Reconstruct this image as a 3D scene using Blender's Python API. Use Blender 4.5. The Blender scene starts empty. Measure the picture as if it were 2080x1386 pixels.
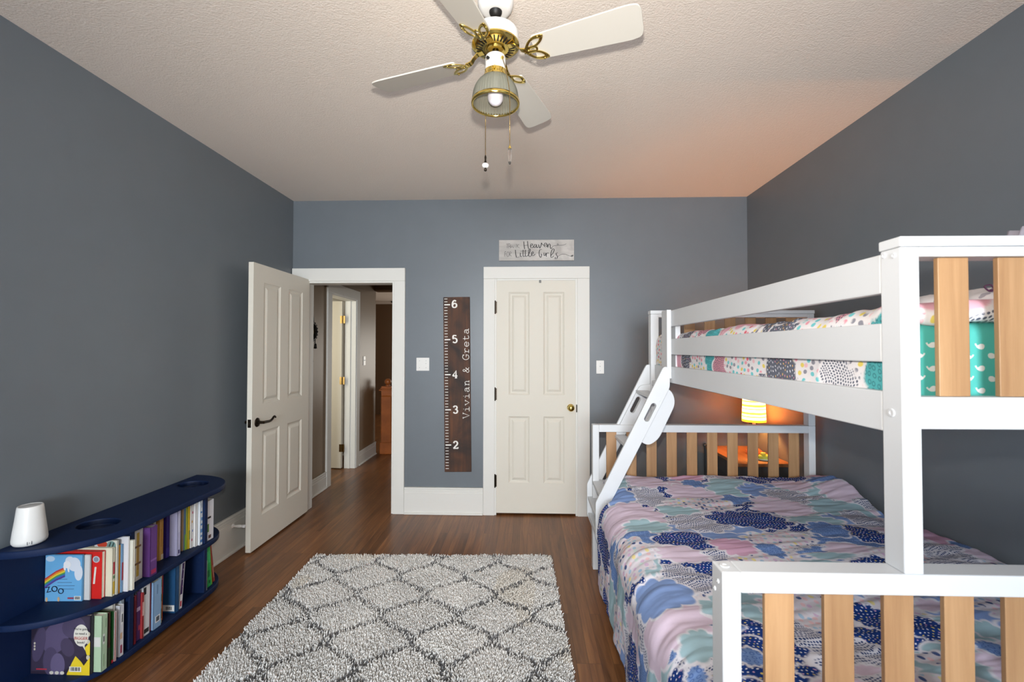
import bpy, bmesh, math, random
import numpy as np
from mathutils import Vector, Matrix
R = math.radians
random.seed(7)
SC = bpy.context.scene
COL = SC.collection

# ---------------------------------------------------------------- camera
EYE = 1.4241
cam_data = bpy.data.cameras.new('camera'); cam = bpy.data.objects.new('camera', cam_data); COL.objects.link(cam)
cam_data.sensor_fit = 'HORIZONTAL'; cam_data.sensor_width = 36.0; cam_data.lens = 924.0 * 36.0 / 2080.0
cam_data.clip_start = 0.05
def _cam():
    yaw, pitch, roll = .0336, .0188, .0012
    f = Vector((-math.sin(yaw)*math.cos(pitch), math.cos(yaw)*math.cos(pitch), math.sin(pitch)))
    r = Vector((math.cos(yaw), math.sin(yaw), 0)); u = r.cross(f)
    c, s = math.cos(roll), math.sin(roll)
    r2 = c*r + s*u; u2 = -s*r + c*u
    m = Matrix((r2, u2, -f)).transposed().to_4x4(); m.translation = Vector((0, 0, EYE))
    cam.matrix_world = m
_cam()
cam_data.dof.use_dof = True; cam_data.dof.focus_distance = 3.2; cam_data.dof.aperture_fstop = 4.5
SC.camera = cam

# ---------------------------------------------------------------- world, large lights, exposure
SC.view_settings.view_transform = 'Standard'; SC.view_settings.look = 'None'
SC.view_settings.gamma = 1.0; SC.view_settings.use_curve_mapping = False
SC.view_settings.exposure = 0.0
world = bpy.data.worlds.new('sky'); SC.world = world; world.use_nodes = True
world.node_tree.nodes['Background'].inputs[0].default_value = (.62, .74, 1.0, 1)
world.node_tree.nodes['Background'].inputs[1].default_value = 0.6
def lamp(name, kind, loc, energy, color=(1, 1, 1), rot=(0, 0, 0), size=None, size_y=None, **kw):
    l = bpy.data.lights.new(name, kind); l.energy = energy; l.color = color
    if kind == 'AREA':
        l.shape = 'RECTANGLE' if size_y else 'SQUARE'; l.size = size
        if size_y: l.size_y = size_y
    elif size is not None: l.shadow_soft_size = size
    for k, v in kw.items(): setattr(l, k, v)
    o = bpy.data.objects.new(name, l); COL.objects.link(o); o.location = loc; o.rotation_euler = rot
    return o
# daylight through the two windows behind the photographer
WIN = (-.85, .75)                # one wide window opening in the wall behind the photographer
lamp('window_daylight', 'AREA', ((WIN[0]+WIN[1])/2, -3.45, 1.5), 340, (.83, .915, 1.0), (R(82), 0, 0), WIN[1]-WIN[0]-.04, 1.45)
# the photographer's flash, sitting on top of the camera
lamp('camera_flash', 'SPOT', (0.0, 0.02, 1.570), 165, (1.0, .93, .84), (R(100), 0, 0), .022, spot_size=R(122), spot_blend=1.0)
# daylight in the side room and the stair hall beyond the doorway
lamp('side_room_daylight', 'AREA', (-3.1, 4.22, 1.6), 16, (1.0, .93, .74), (R(90), 0, R(-12)), .9, 1.4)
lamp('stair_hall_daylight', 'AREA', (-.45, 9.6, 1.2), 40, (1.0, .95, .86), (R(90), 0, R(156)), .8, 1.3)

# ---------------------------------------------------------------- materials
def lin(c):
    if isinstance(c, str):
        c = c.lstrip('#'); c = [int(c[i:i+2], 16) for i in (0, 2, 4)]
    return tuple(((v/255)/12.92 if v/255 <= .04045 else ((v/255+.055)/1.055)**2.4) for v in c) + (1.0,)
class NT:
    def __init__(s, m): s.t = m.node_tree; s.n = s.t.nodes; s.l = s.t.links
    def add(s, typ, **kw):
        n = s.n.new(typ)
        for k, v in kw.items():
            if k.startswith('i_'):
                key = k[2:]; key = int(key) if key.isdigit() else key.replace('_', ' ')
                if hasattr(v, 'links') or hasattr(v, 'is_linked'): s.l.new(v, n.inputs[key])
                else: n.inputs[key].default_value = v
            else: setattr(n, k, v)
        return n
    def math(s, op, a, b=None, clamp=False):
        n = s.n.new('ShaderNodeMath'); n.operation = op; n.use_clamp = clamp
        for i, v in enumerate((a, b)):
            if v is None: continue
            if hasattr(v, 'is_linked'): s.l.new(v, n.inputs[i])
            else: n.inputs[i].default_value = v
        return n.outputs[0]
    def mix(s, fac, a, b, mode='MIX'):
        n = s.n.new('ShaderNodeMix'); n.data_type = 'RGBA'; n.blend_type = mode
        for k, v in ((0, fac), (6, a), (7, b)):
            if hasattr(v, 'is_linked'): s.l.new(v, n.inputs[k])
            else: n.inputs[k].default_value = v
        return n.outputs[2]
    def ramp(s, fac, stops, interp='LINEAR'):
        n = s.n.new('ShaderNodeValToRGB'); n.color_ramp.interpolation = interp
        e = n.color_ramp.elements
        while len(e) < len(stops): e.new(.5)
        for i, (p, c) in enumerate(stops): e[i].position = p; e[i].color = c
        s.l.new(fac, n.inputs[0]); return n.outputs[0]
def mat(name, color=(200, 200, 200), rough=.5, metal=0., bump=None, spec=.5, coat=0, sheen=0, vary=0., subs=0):
    m = bpy.data.materials.new(name); m.use_nodes = True
    b = m.node_tree.nodes['Principled BSDF']
    b.inputs['Base Color'].default_value = lin(color); b.inputs['Roughness'].default_value = rough
    b.inputs['Metallic'].default_value = metal; b.inputs['Specular IOR Level'].default_value = spec
    b.inputs['Coat Weight'].default_value = coat
    if sheen: b.inputs['Sheen Weight'].default_value = sheen
    t = NT(m)
    tc = t.add('ShaderNodeTexCoord')
    if vary:
        nz = t.add('ShaderNodeTexNoise', i_Scale=6.0, i_Detail=4.0, i_Vector=tc.outputs['Object'])
        c = lin(color)
        lo = tuple(v*(1-vary) for v in c[:3])+(1,); hi = tuple(min(1, v*(1+vary)) for v in c[:3])+(1,)
        t.l.new(t.ramp(nz.outputs['Fac'], [(.3, lo), (.7, hi)]), b.inputs['Base Color'])
    if bump:
        sc, st, dist = bump
        nz = t.add('ShaderNodeTexNoise', i_Scale=sc, i_Detail=3.0, i_Roughness=.6, i_Vector=tc.outputs['Object'])
        bp = t.add('ShaderNodeBump', i_Strength=st, i_Distance=dist, i_Height=nz.outputs['Fac'])
        t.l.new(bp.outputs[0], b.inputs['Normal'])
    return m
def bsdf(m): return m.node_tree.nodes['Principled BSDF']

M = {}
M['wall'] = mat('blue_grey_wall_paint', (108, 115, 121), .40, bump=(90, .10, .002), vary=.02)
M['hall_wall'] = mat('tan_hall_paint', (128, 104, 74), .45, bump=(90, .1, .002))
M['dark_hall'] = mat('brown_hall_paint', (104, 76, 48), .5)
M['trim'] = mat('cream_trim_paint', (226, 225, 219), .55, bump=(40, .04, .002))
M['door'] = mat('cream_door_paint', (220, 215, 202), .55, bump=(60, .05, .002))
M['bed_white'] = mat('white_bed_lacquer', (212, 215, 218), .42, spec=.3)
M['white_plastic'] = mat('white_plastic', (235, 234, 230), .35)
M['brass'] = mat('polished_brass', (224, 198, 112), .14, 1.0)
M['aged_brass'] = mat('aged_brass', (150, 125, 80), .25, 1.0)
M['bronze'] = mat('dark_bronze', (52, 44, 36), .32, .9)
M['black'] = mat('black_metal', (22, 20, 19), .5, .2)
M['chrome'] = mat('brushed_steel', (170, 172, 175), .3, 1.0)
M['fan_white'] = mat('white_fan_enamel', (238, 238, 236), .3)
M['fan_blade'] = mat('white_fan_blade_laminate', (208, 205, 196), .45)
M['navy'] = mat('navy_bookcase_paint', (6, 29, 66), .6, bump=(50, .06, .002), spec=.25)
M['navy_dark'] = mat('navy_recess_paint', (10, 28, 62), .5)
M['paper'] = mat('book_paper', (232, 226, 208), .7)
M['ink_white'] = mat('white_vinyl_lettering', (236, 234, 228), .5)
M['ink_black'] = mat('black_lettering', (34, 33, 32), .6)
M['hall_post'] = mat('orange_oak', (160, 88, 38), .35, vary=.25)
M['night_grey'] = mat('charcoal_nightstand_paint', (58, 62, 66), .45)
M['sheet_white'] = mat('white_cotton', (232, 230, 228), .85)
M['teal_sheet'] = mat('teal_cotton_sheet', (80, 182, 172), .85)
M['mattress'] = mat('white_mattress_ticking', (225, 225, 222), .85)

def wood_mat(name, c1, c2, c3, axis='Z', scale=1.0, rough=.45, blotch=None):
    m = bpy.data.materials.new(name); m.use_nodes = True; t = NT(m); b = bsdf(m)
    tc = t.add('ShaderNodeTexCoord'); oi = t.add('ShaderNodeObjectInfo')
    add = t.add('ShaderNodeVectorMath', operation='ADD'); t.l.new(tc.outputs['Object'], add.inputs[0])
    rv = t.add('ShaderNodeCombineXYZ'); 
    for i, k in enumerate((13.0, 31.0, 7.0)): t.l.new(t.math('MULTIPLY', oi.outputs['Random'], k), rv.inputs[i])
    t.l.new(rv.outputs[0], add.inputs[1])
    mp = t.add('ShaderNodeMapping'); t.l.new(add.outputs[0], mp.inputs[0])
    s = {'X': (1.2, 22, 22), 'Y': (22, 1.2, 22), 'Z': (22, 22, 1.2)}[axis]
    mp.inputs['Scale'].default_value = tuple(v*scale for v in s)
    n1 = t.add('ShaderNodeTexNoise', i_Scale=1.0, i_Detail=8.0, i_Roughness=.62, i_Distortion=.6, i_Vector=mp.outputs[0])
    mp2 = t.add('ShaderNodeMapping'); t.l.new(add.outputs[0], mp2.inputs[0])
    mp2.inputs['Scale'].default_value = tuple((v*.25 if v > 2 else v*.6)*scale for v in s)
    n2 = t.add('ShaderNodeTexNoise', i_Scale=1.4, i_Detail=3.0, i_Vector=mp2.outputs[0])
    c = t.ramp(n1.outputs['Fac'], [(.28, lin(c1)), (.5, lin(c2)), (.72, lin(c3))])
    c = t.mix(t.math('MULTIPLY', n2.outputs['Fac'], .5), c, lin(c1))
    hv = t.add('ShaderNodeHueSaturation'); t.l.new(c, hv.inputs['Color'])
    t.l.new(t.math('ADD', t.math('MULTIPLY', oi.outputs['Random'], .30), .86), hv.inputs['Value'])
    c = hv.outputs[0]
    if blotch:
        n3 = t.add('ShaderNodeTexNoise', i_Scale=blotch[0], i_Detail=4.0, i_Distortion=.8, i_Vector=add.outputs[0])
        c = t.mix(t.ramp(n3.outputs['Fac'], [(.42, (0, 0, 0, 1)), (.68, (1, 1, 1, 1))]), c, lin(blotch[1]))
    t.l.new(c, b.inputs['Base Color']); b.inputs['Roughness'].default_value = rough
    bp = t.add('ShaderNodeBump', i_Strength=.12, i_Distance=.002, i_Height=n1.outputs['Fac']); t.l.new(bp.outputs[0], b.inputs['Normal'])
    return m
M['slat'] = wood_mat('natural_alder_slat', (150, 111, 76), (174, 136, 96), (194, 156, 115))
M['chart'] = wood_mat('dark_stained_board', (46, 26, 13), (78, 44, 20), (112, 64, 28), rough=.65, blotch=(5.0, (28, 17, 10)))
M['night_top'] = wood_mat('brown_nightstand_top', (120, 78, 46), (150, 100, 62), (170, 118, 76), 'Y')

def floor_mat():
    m = bpy.data.materials.new('narrow_strip_hardwood'); m.use_nodes = True; t = NT(m); b = bsdf(m)
    g = t.add('ShaderNodeNewGeometry'); mp = t.add('ShaderNodeMapping'); t.l.new(g.outputs['Position'], mp.inputs[0])
    mp.inputs['Rotation'].default_value = (0, 0, R(90))
    br = t.add('ShaderNodeTexBrick', offset=.37, offset_frequency=3, i_Scale=1.0, i_Mortar_Size=.0009, i_Mortar_Smooth=.3, i_Bias=0.0, i_Brick_Width=1.05, i_Row_Height=.056)
    t.l.new(mp.outputs[0], br.inputs['Vector'])
    br.inputs['Color1'].default_value = (0, 0, 0, 1); br.inputs['Color2'].default_value = (1, 1, 1, 1); br.inputs['Mortar'].default_value = (.5, .5, .5, 1)
    mp2 = t.add('ShaderNodeMapping'); t.l.new(g.outputs['Position'], mp2.inputs[0]); mp2.inputs['Scale'].default_value = (34, 2.0, 1)
    off = t.add('ShaderNodeVectorMath', operation='ADD'); t.l.new(mp2.outputs[0], off.inputs[0])
    cs = t.add('ShaderNodeVectorMath', operation='SCALE'); t.l.new(br.outputs['Color'], cs.inputs[0]); cs.inputs['Scale'].default_value = 9.0
    t.l.new(cs.outputs[0], off.inputs[1])
    n1 = t.add('ShaderNodeTexNoise', i_Scale=1.0, i_Detail=7.0, i_Roughness=.65, i_Distortion=.5, i_Vector=off.outputs[0])
    n2 = t.add('ShaderNodeTexNoise', i_Scale=1.3, i_Detail=3.0, i_Vector=g.outputs['Position'])
    c = t.ramp(n1.outputs['Fac'], [(.25, lin((84, 52, 29))), (.5, lin((124, 80, 46))), (.75, lin((154, 106, 64)))])
    tone = t.math('ADD', t.math('MULTIPLY', br.outputs['Color'], .42), t.math('ADD', t.math('MULTIPLY', n2.outputs['Fac'], .3), .62))
    hv = t.add('ShaderNodeHueSaturation'); t.l.new(c, hv.inputs['Color']); t.l.new(tone, hv.inputs['Value'])
    c = t.mix(t.math('MULTIPLY', br.outputs['Fac'], .75), hv.outputs[0], lin((30, 16, 9)))
    t.l.new(c, b.inputs['Base Color'])
    t.l.new(t.math('ADD', t.math('MULTIPLY', n1.outputs['Fac'], .16), .26), b.inputs['Roughness'])
    h = t.math('SUBTRACT', t.math('MULTIPLY', n1.outputs['Fac'], .25), br.outputs['Fac'])
    bp = t.add('ShaderNodeBump', i_Strength=.25, i_Distance=.0015, i_Height=h); t.l.new(bp.outputs[0], b.inputs['Normal'])
    return m
M['floor'] = floor_mat()
def ceil_mat():
    m = mat('stippled_ceiling_paint', (242, 232, 221), .85); t = NT(m); b = bsdf(m)
    g = t.add('ShaderNodeNewGeometry')
    n1 = t.add('ShaderNodeTexNoise', i_Scale=120.0, i_Detail=2.0, i_Roughness=.5, i_Vector=g.outputs['Position'])
    v = t.add('ShaderNodeTexVoronoi', feature='SMOOTH_F1', i_Scale=150.0, i_Vector=g.outputs['Position'])
    h = t.math('ADD', t.math('MULTIPLY', n1.outputs['Fac'], 1.2), t.math('MULTIPLY', v.outputs['Distance'], -.8))
    bp = t.add('ShaderNodeBump', i_Strength=.45, i_Distance=.003, i_Height=h); t.l.new(bp.outputs[0], b.inputs['Normal'])
    return m
M['ceiling'] = ceil_mat()
_cols = {}
def cmat(hexc, rough=.45):
    k = (hexc, rough)
    if k not in _cols: _cols[k] = mat('printed_%s' % hexc.lstrip('#'), [int(hexc[i:i+2], 16)*.93 for i in (1, 3, 5)], rough, spec=.35)
    return _cols[k]

# ---------------------------------------------------------------- mesh helpers
def tag(o, label=None, cat=None, group=None, kind=None):
    if label: o['label'] = label
    if cat: o['category'] = cat
    if group: o['group'] = group
    if kind: o['kind'] = kind
    return o
def empty(name, label, cat, loc=(0, 0, 0), rotz=0., group=None):
    o = bpy.data.objects.new(name, None); COL.objects.link(o); o.location = loc; o.rotation_euler = (0, 0, rotz)
    o.empty_display_size = .05
    return tag(o, label, cat, group)
def link(name, me, mats, parent=None, smooth=False):
    if not isinstance(mats, (list, tuple)): mats = [mats]
    for m in mats: me.materials.append(m)
    if smooth:
        me.polygons.foreach_set('use_smooth', [True]*len(me.polygons))
    o = bpy.data.objects.new(name, me); COL.objects.link(o)
    if parent: o.parent = parent
    return o
def obj(name, bm, mats, parent=None, smooth=False, auto=None):
    bmesh.ops.recalc_face_normals(bm, faces=bm.faces)
    me = bpy.data.meshes.new(name); bm.to_mesh(me); bm.free()
    o = link(name, me, mats, parent, smooth or auto is not None)
    if auto is not None: me.set_sharp_from_angle(angle=R(auto))
    return o
def struct(name, bm, mats, parent=None, **kw):
    o = obj(name, bm, mats, parent, **kw)
    if parent is None: o['kind'] = 'structure'
    return o
def box(bm, x0, x1, y0, y1, z0, z1, bev=.0, mi=0, mtx=None, seg=2):
    r = bmesh.ops.create_cube(bm, size=1.0)
    vs = r['verts']
    for v in vs:
        v.co = Vector(((x0+x1)/2 + v.co.x*(x1-x0), (y0+y1)/2 + v.co.y*(y1-y0), (z0+z1)/2 + v.co.z*(z1-z0)))
    fs = list({f for v in vs for f in v.link_faces})
    if bev:
        es = list({e for v in vs for e in v.link_edges})
        rr = bmesh.ops.bevel(bm, geom=es, offset=bev, segments=seg, affect='EDGES', profile=.5)
        fs = [f for f in rr['faces']] + [f for f in fs if f.is_valid]
        vs = list({v for f in fs for v in f.verts})
    for f in fs: f.material_index = mi
    if mtx is not None:
        for v in vs: v.co = mtx @ v.co
    return vs
def lathe(bm, prof, seg=32, mtx=None, mi=0, cap=False, wave=None):
    rings = []
    for (r, z) in prof:
        ring = []
        for i in range(seg):
            a = 2*math.pi*i/seg
            rr = r*(1 + (wave[1]*math.cos(a*wave[0]) if wave else 0))
            co = Vector((rr*math.cos(a), rr*math.sin(a), z))
            ring.append(bm.verts.new(mtx @ co if mtx is not None else co))
        rings.append(ring)
    for a, b in zip(rings[:-1], rings[1:]):
        for i in range(seg):
            f = bm.faces.new((a[i], a[(i+1) % seg], b[(i+1) % seg], b[i])); f.material_index = mi
    if cap:
        for ring in (rings[0], rings[-1]):
            try: f = bm.faces.new(ring); f.material_index = mi
            except ValueError: pass
    return rings
def cyl(bm, p0, p1, r, seg=16, mi=0, r2=None):
    p0, p1 = Vector(p0), Vector(p1); d = p1-p0; L = d.length
    q = d.to_track_quat('Z', 'Y').to_matrix().to_4x4(); q.translation = p0
    lathe(bm, [(r, 0), (r if r2 is None else r2, L)], seg, q, mi, cap=True)
def ball(bm, c, r, seg=16, scale=(1, 1, 1), mi=0):
    m = Matrix.Translation(Vector(c)) @ Matrix.Diagonal((r*scale[0], r*scale[1], r*scale[2], 1))
    rr = bmesh.ops.create_uvsphere(bm, u_segments=seg, v_segments=max(8, seg//2), radius=1.0, matrix=m)
    for v in rr['verts']:
        for f in v.link_faces: f.material_index = mi
def tube(bm, pts, r, seg=8, mi=0, radii=None):
    pts = [Vector(p) for p in pts]; rings = []; n = len(pts)
    prev = None
    for i, p in enumerate(pts):
        t = (pts[min(i+1, n-1)] - pts[max(i-1, 0)]).normalized()
        if prev is None:
            a = Vector((0, 0, 1)) if abs(t.z) < .9 else Vector((1, 0, 0)); u = t.cross(a).normalized()
        else: u = (prev - t*prev.dot(t)).normalized()
        prev = u; w = t.cross(u); rad = radii[i] if radii else r
        rings.append([bm.verts.new(p + (u*math.cos(2*math.pi*k/seg) + w*math.sin(2*math.pi*k/seg))*rad) for k in range(seg)])
    for a, b in zip(rings[:-1], rings[1:]):
        for k in range(seg):
            f = bm.faces.new((a[k], a[(k+1) % seg], b[(k+1) % seg], b[k])); f.material_index = mi
    for ring in (rings[0], rings[-1]):
        f = bm.faces.new(ring); f.material_index = mi
def smooth_pts(pts, n=6, closed=False):
    P = [np.array(p, float) for p in pts]; out = []; N = len(P)
    rng = range(N if closed else N-1)
    for i in rng:
        if closed: p0, p1, p2, p3 = P[(i-1) % N], P[i], P[(i+1) % N], P[(i+2) % N]
        else: p0, p1, p2, p3 = P[max(i-1, 0)], P[i], P[i+1], P[min(i+2, N-1)]
        for k in range(n):
            t = k/n
            out.append(.5*((2*p1)+(-p0+p2)*t+(2*p0-5*p1+4*p2-p3)*t*t+(-p0+3*p1-3*p2+p3)*t**3))
    if not closed: out.append(P[-1])
    return out
def prism(outer, holes=(), th=.02, bev=.0, mtx=None, bm=None, mi=0):
    """flat plate with holes: outline in local XY, thickness along local Z (centred)"""
    cu = bpy.data.curves.new('tmp', 'CURVE'); cu.dimensions = '2D'; cu.fill_mode = 'BOTH'
    cu.extrude = max(th/2-bev, .00005); cu.bevel_depth = bev; cu.bevel_resolution = 1; cu.offset = -bev
    for loop in [outer]+list(holes):
        s = cu.splines.new('POLY'); s.points.add(len(loop)-1); s.use_cyclic_u = True
        for i, p in enumerate(loop): s.points[i].co = (p[0], p[1], 0, 1)
    o = bpy.data.objects.new('tmp', cu); COL.objects.link(o)
    dg = bpy.context.evaluated_depsgraph_get()
    me = bpy.data.meshes.new_from_object(o.evaluated_get(dg))
    bpy.data.objects.remove(o); bpy.data.curves.remove(cu)
    q = bmesh.new(); q.from_mesh(me); bmesh.ops.remove_doubles(q, verts=q.verts, dist=1e-5)
    for f in q.faces: f.material_index = mi
    if mtx is not None: bmesh.ops.transform(q, matrix=mtx, verts=q.verts)
    if bm is None: bpy.data.meshes.remove(me); return q
    q.to_mesh(me); q.free(); b = bm; b.from_mesh(me); bpy.data.meshes.remove(me)
    return b
XZ = Matrix(((1, 0, 0, 0), (0, 0, -1, 0), (0, 1, 0, 0), (0, 0, 0, 1)))   # local XY -> world XZ, thickness along -Y
def rounded(pts, rad, n=5):
    out = []; N = len(pts)
    for i in range(N):
        p = Vector(pts[i]); a = Vector(pts[i-1]); b = Vector(pts[(i+1) % N])
        r = rad[i] if isinstance(rad, (list, tuple)) else rad
        if r <= 0: out.append(tuple(p)); continue
        da = (a-p); db = (b-p); r1 = min(r, da.length*.49, db.length*.49)
        s = p+da.normalized()*r1; e = p+db.normalized()*r1
        for k in range(n+1):
            t = k/n; out.append(tuple(s*(1-t)**2 + p*2*t*(1-t) + e*t*t))
    return out
LAY = [0]
def stroke(bm, pts, w, y=0., th=.0008, smooth=5, mi=0, closed=False):
    """flat ribbon in the XZ plane (facing -Y) following 2D points"""
    P = smooth_pts(pts, smooth, closed) if smooth and len(pts) > 2 else [np.array(p, float) for p in pts]
    if closed: P = P+[P[0]]
    n = len(P); L = []; Rr = []
    for i in range(n):
        d = P[min(i+1, n-1)]-P[max(i-1, 0)]; d = d/(np.linalg.norm(d)+1e-9); nn = np.array((-d[1], d[0]))
        ww = w if not callable(w) else w(i/(n-1), d)
        L.append(P[i]+nn*ww/2); Rr.append(P[i]-nn*ww/2)
    LAY[0] = (LAY[0]+1) % 24; y = y-.00005*LAY[0]
    fr = [[bm.verts.new((q[0], y-th-.000012*i, q[1])) for i, q in enumerate(S)] for S in (L, Rr)]
    bk = [[bm.verts.new((q[0], y, q[1])) for q in S] for S in (L, Rr)]
    for i in range(n-1):
        for quad in ((fr[0][i], fr[0][i+1], fr[1][i+1], fr[1][i]), (fr[0][i], bk[0][i], bk[0][i+1], fr[0][i+1]), (fr[1][i], fr[1][i+1], bk[1][i+1], bk[1][i])):
            f = bm.faces.new(quad); f.material_index = mi
    for i in (0, n-1):
        f = bm.faces.new((fr[0][i], fr[1][i], bk[1][i], bk[0][i])); f.material_index = mi
def text_mesh(bm, body, size, origin, mi=0, align='CENTER', rot=0., y=0., shear=0.):
    """lettering in the XZ plane facing -Y"""
    cu = bpy.data.curves.new('tmp', 'FONT'); cu.body = body; cu.size = size; cu.align_x = align; cu.extrude = .0003; cu.shear = shear; cu.resolution_u = 3
    o = bpy.data.objects.new('tmp', cu); COL.objects.link(o)
    me = bpy.data.meshes.new_from_object(o.evaluated_get(bpy.context.evaluated_depsgraph_get()))
    bpy.data.objects.remove(o); bpy.data.curves.remove(cu)
    mt = Matrix.Translation(Vector((origin[0], y, origin[1]))) @ XZ @ Matrix.Rotation(rot, 4, 'Z')
    me.transform(mt); me.polygons.foreach_set('material_index', [mi]*len(me.polygons))
    bm.from_mesh(me); bpy.data.meshes.remove(me)
def vnoise(x, y, seed=0):
    """smooth 2-D value noise, vectorised"""
    xi = np.floor(x).astype(np.int64); yi = np.floor(y).astype(np.int64); xf = x-xi; yf = y-yi
    def h(a, b):
        n = (a*374761393 + b*668265263 + seed*974634777) & 0xffffffff
        n = ((n ^ (n >> 13))*1274126177) & 0xffffffff
        return ((n ^ (n >> 16)) & 0xffff)/65535.0
    u = xf*xf*xf*(xf*(xf*6-15)+10); v = yf*yf*yf*(yf*(yf*6-15)+10)
    return (h(xi, yi)*(1-u)+h(xi+1, yi)*u)*(1-v)+(h(xi, yi+1)*(1-u)+h(xi+1, yi+1)*u)*v
def fbm(x, y, oct=3, seed=0):
    s = 0; a = .5; f = 1.
    for o in range(oct): s = s+a*(vnoise(x*f+o*7.3, y*f+o*3.1, seed+o)-.5); a *= .5; f *= 2.03
    return s
def np_mesh(name, V, F):
    me = bpy.data.meshes.new(name); V = np.asarray(V, np.float32); F = np.asarray(F, np.int32)
    k = F.shape[1]
    me.vertices.add(len(V)); me.vertices.foreach_set('co', V.ravel())
    me.loops.add(F.size); me.loops.foreach_set('vertex_index', F.ravel())
    me.polygons.add(len(F)); me.polygons.foreach_set('loop_start', np.arange(0, F.size, k, dtype=np.int32))
    me.update(calc_edges=True); me.validate()
    return me
def grid_faces(nu, nv):
    i = np.arange(nu-1)[:, None]*nv+np.arange(nv-1)[None, :]
    return np.stack([i, i+nv, i+nv+1, i+1], -1).reshape(-1, 4)

# ================================================================ THE ROOM
XL, XR, YB, YR, H = -2.072, 1.881, 3.942, -3.4, 2.738
T = .118
bm = bmesh.new(); box(bm, XL-2.4, XR+.12, YR-.12, 10.1, -.05, 0); struct('floor', bm, M['floor'])
bm = bmesh.new(); box(bm, XL-.12, XR+.12, YR-.12, YB+T, H, H+.08); struct('ceiling', bm, M['ceiling'])
bm = bmesh.new(); box(bm, XL-T, XL, YR-.12, YB+T, 0, H); struct('wall_left', bm, M['wall'])
bm = bmesh.new(); box(bm, XR, XR+T, YR-.12, YB+T, 0, H); struct('wall_right', bm, M['wall'])
DX0, DX1, DZ = -1.955, -1.163, 2.022          # doorway
CX0, CX1, CZ = -.282, .430, 2.038             # closet
bm = bmesh.new()
for a, b, z0, z1 in ((XL, DX0, 0, H), (DX0, DX1, DZ, H), (DX1, CX0, 0, H), (CX0, CX1, CZ, H), (CX1, XR, 0, H)):
    box(bm, a, b, YB, YB+T, z0, z1)
bmesh.ops.remove_doubles(bm, verts=bm.verts, dist=1e-4)
struct('wall_back', bm, M['wall'])
bm = bmesh.new()
wx = (WIN,)
xs = [XL, WIN[0], WIN[1], XR]
for i in range(3):
    if i == 1: box(bm, xs[i], xs[i+1], YR-T, YR, 0, .70); box(bm, xs[i], xs[i+1], YR-T, YR, 2.2, H)
    else: box(bm, xs[i], xs[i+1], YR-T, YR, 0, H)
struct('wall_rear', bm, M['wall'])
M['glass'] = mat('window_glass', (255, 255, 255), .02)
bsdf(M['glass']).inputs['Transmission Weight'].default_value = 1.0
for k, (a, b) in enumerate(wx):
    bm = bmesh.new(); mid = (a+b)/2; box(bm, mid-.03, mid+.03, YR-.117, YR-.085, .75, 2.15)
    for q in ((a-.09, a, YR-.002, YR+.02, .62, 2.29), (b, b+.09, YR-.002, YR+.02, .62, 2.29), (a, b, YR-.002, YR+.02, 2.2, 2.29), (a-.11, b+.11, YR-.002, YR+.05, .66, .70),
              (a, a+.05, YR-.117, YR-.085, .70, 2.2), (b-.05, b, YR-.117, YR-.085, .70, 2.2), (a, b, YR-.117, YR-.085, 2.15, 2.2), (a, b, YR-.117, YR-.085, .70, .75), (a, b, YR-.117, YR-.085, 1.43, 1.48)):
        box(bm, *q, bev=.003)
    w = struct('window_%d' % (k+1), bm, M['trim'])
    bm = bmesh.new(); box(bm, a+.05, b-.05, YR-.104, YR-.100, .75, 2.15); obj('window_pane', bm, M['glass'], w)
# back of the closet and the hall side of the back wall
bm = bmesh.new(); box(bm, -.9, XR+.12, YB+.60, YB+.66, 0, H); struct('wall_closet', bm, M['hall_wall'])

def casing(name, x0, x1, ztop, wl, wr, wt, y=YB, m=None, over=0.0):
    bm = bmesh.new(); f = y-.022
    if wl: box(bm, x0-wl, x0, f, y+.0, 0, ztop, bev=.003)
    if wr: box(bm, x1, x1+wr, f, y+.0, 0, ztop, bev=.003)
    box(bm, x0-wl-over, x1+wr+over, f-.003, y+.0, ztop, ztop+wt, bev=.003)
    # jamb lining and stop
    for a, b in ((x0-.002, x0+.016), (x1-.016, x1+.002)):
        box(bm, a, b, y-.012, y+T+.004, 0, ztop+.002, bev=.002)
    box(bm, x0+.0165, x1-.0165, y-.012, y+T+.004, ztop-.016, ztop+.002, bev=.002)
    return struct(name, bm, m or M['trim'])
casing('trim_1', DX0, DX1, DZ, .112, .097, .113)
casing('trim_2', CX0, CX1, CZ, .097, .105, .103)
# narrow stop moulding at the outer edge of the closet head
def baseboard(name, p0, p1, h, n, th=.02):
    """board from p0 to p1 (2-D), n = inward normal"""
    p0, p1, n = Vector(p0), Vector(p1), Vector(n); d = p1-p0; L = d.length; d.normalize()
    m = Matrix(((d.x, n.x, 0, p0.x), (d.y, n.y, 0, p0.y), (0, 0, 1, 0), (0, 0, 0, 1)))
    bm = bmesh.new()
    box(bm, 0, L, 0, th, 0, h-.05, bev=.002, mtx=m); box(bm, 0, L, 0, th*.8, h-.052, h-.014, bev=.003, mtx=m)
    box(bm, 0, L, 0, th*1.15, h-.016, h, bev=.004, mtx=m); box(bm, 0, L, 0, th*.95, h-.034, h-.026, bev=.002, mtx=m)
    box(bm, 0, L, 0, th+.014, 0, .018, bev=.006, mtx=m)
    return struct(name, bm, M['trim'])
baseboard('baseboard_back', (DX1+.098, YB), (CX0-.098, YB), .232, (0, -1))
baseboard('baseboard_back_right', (CX1+.106, YB), (XR, YB), .232, (0, -1))
baseboard('baseboard_left', (XL, YB-.03), (XL, 2.795), .262, (1, 0))
baseboard('baseboard_left_near', (XL, 1.69), (XL, YR), .262, (1, 0))
baseboard('baseboard_right', (XR, YR), (XR, YB-.03), .232, (-1, 0), .012)

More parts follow.
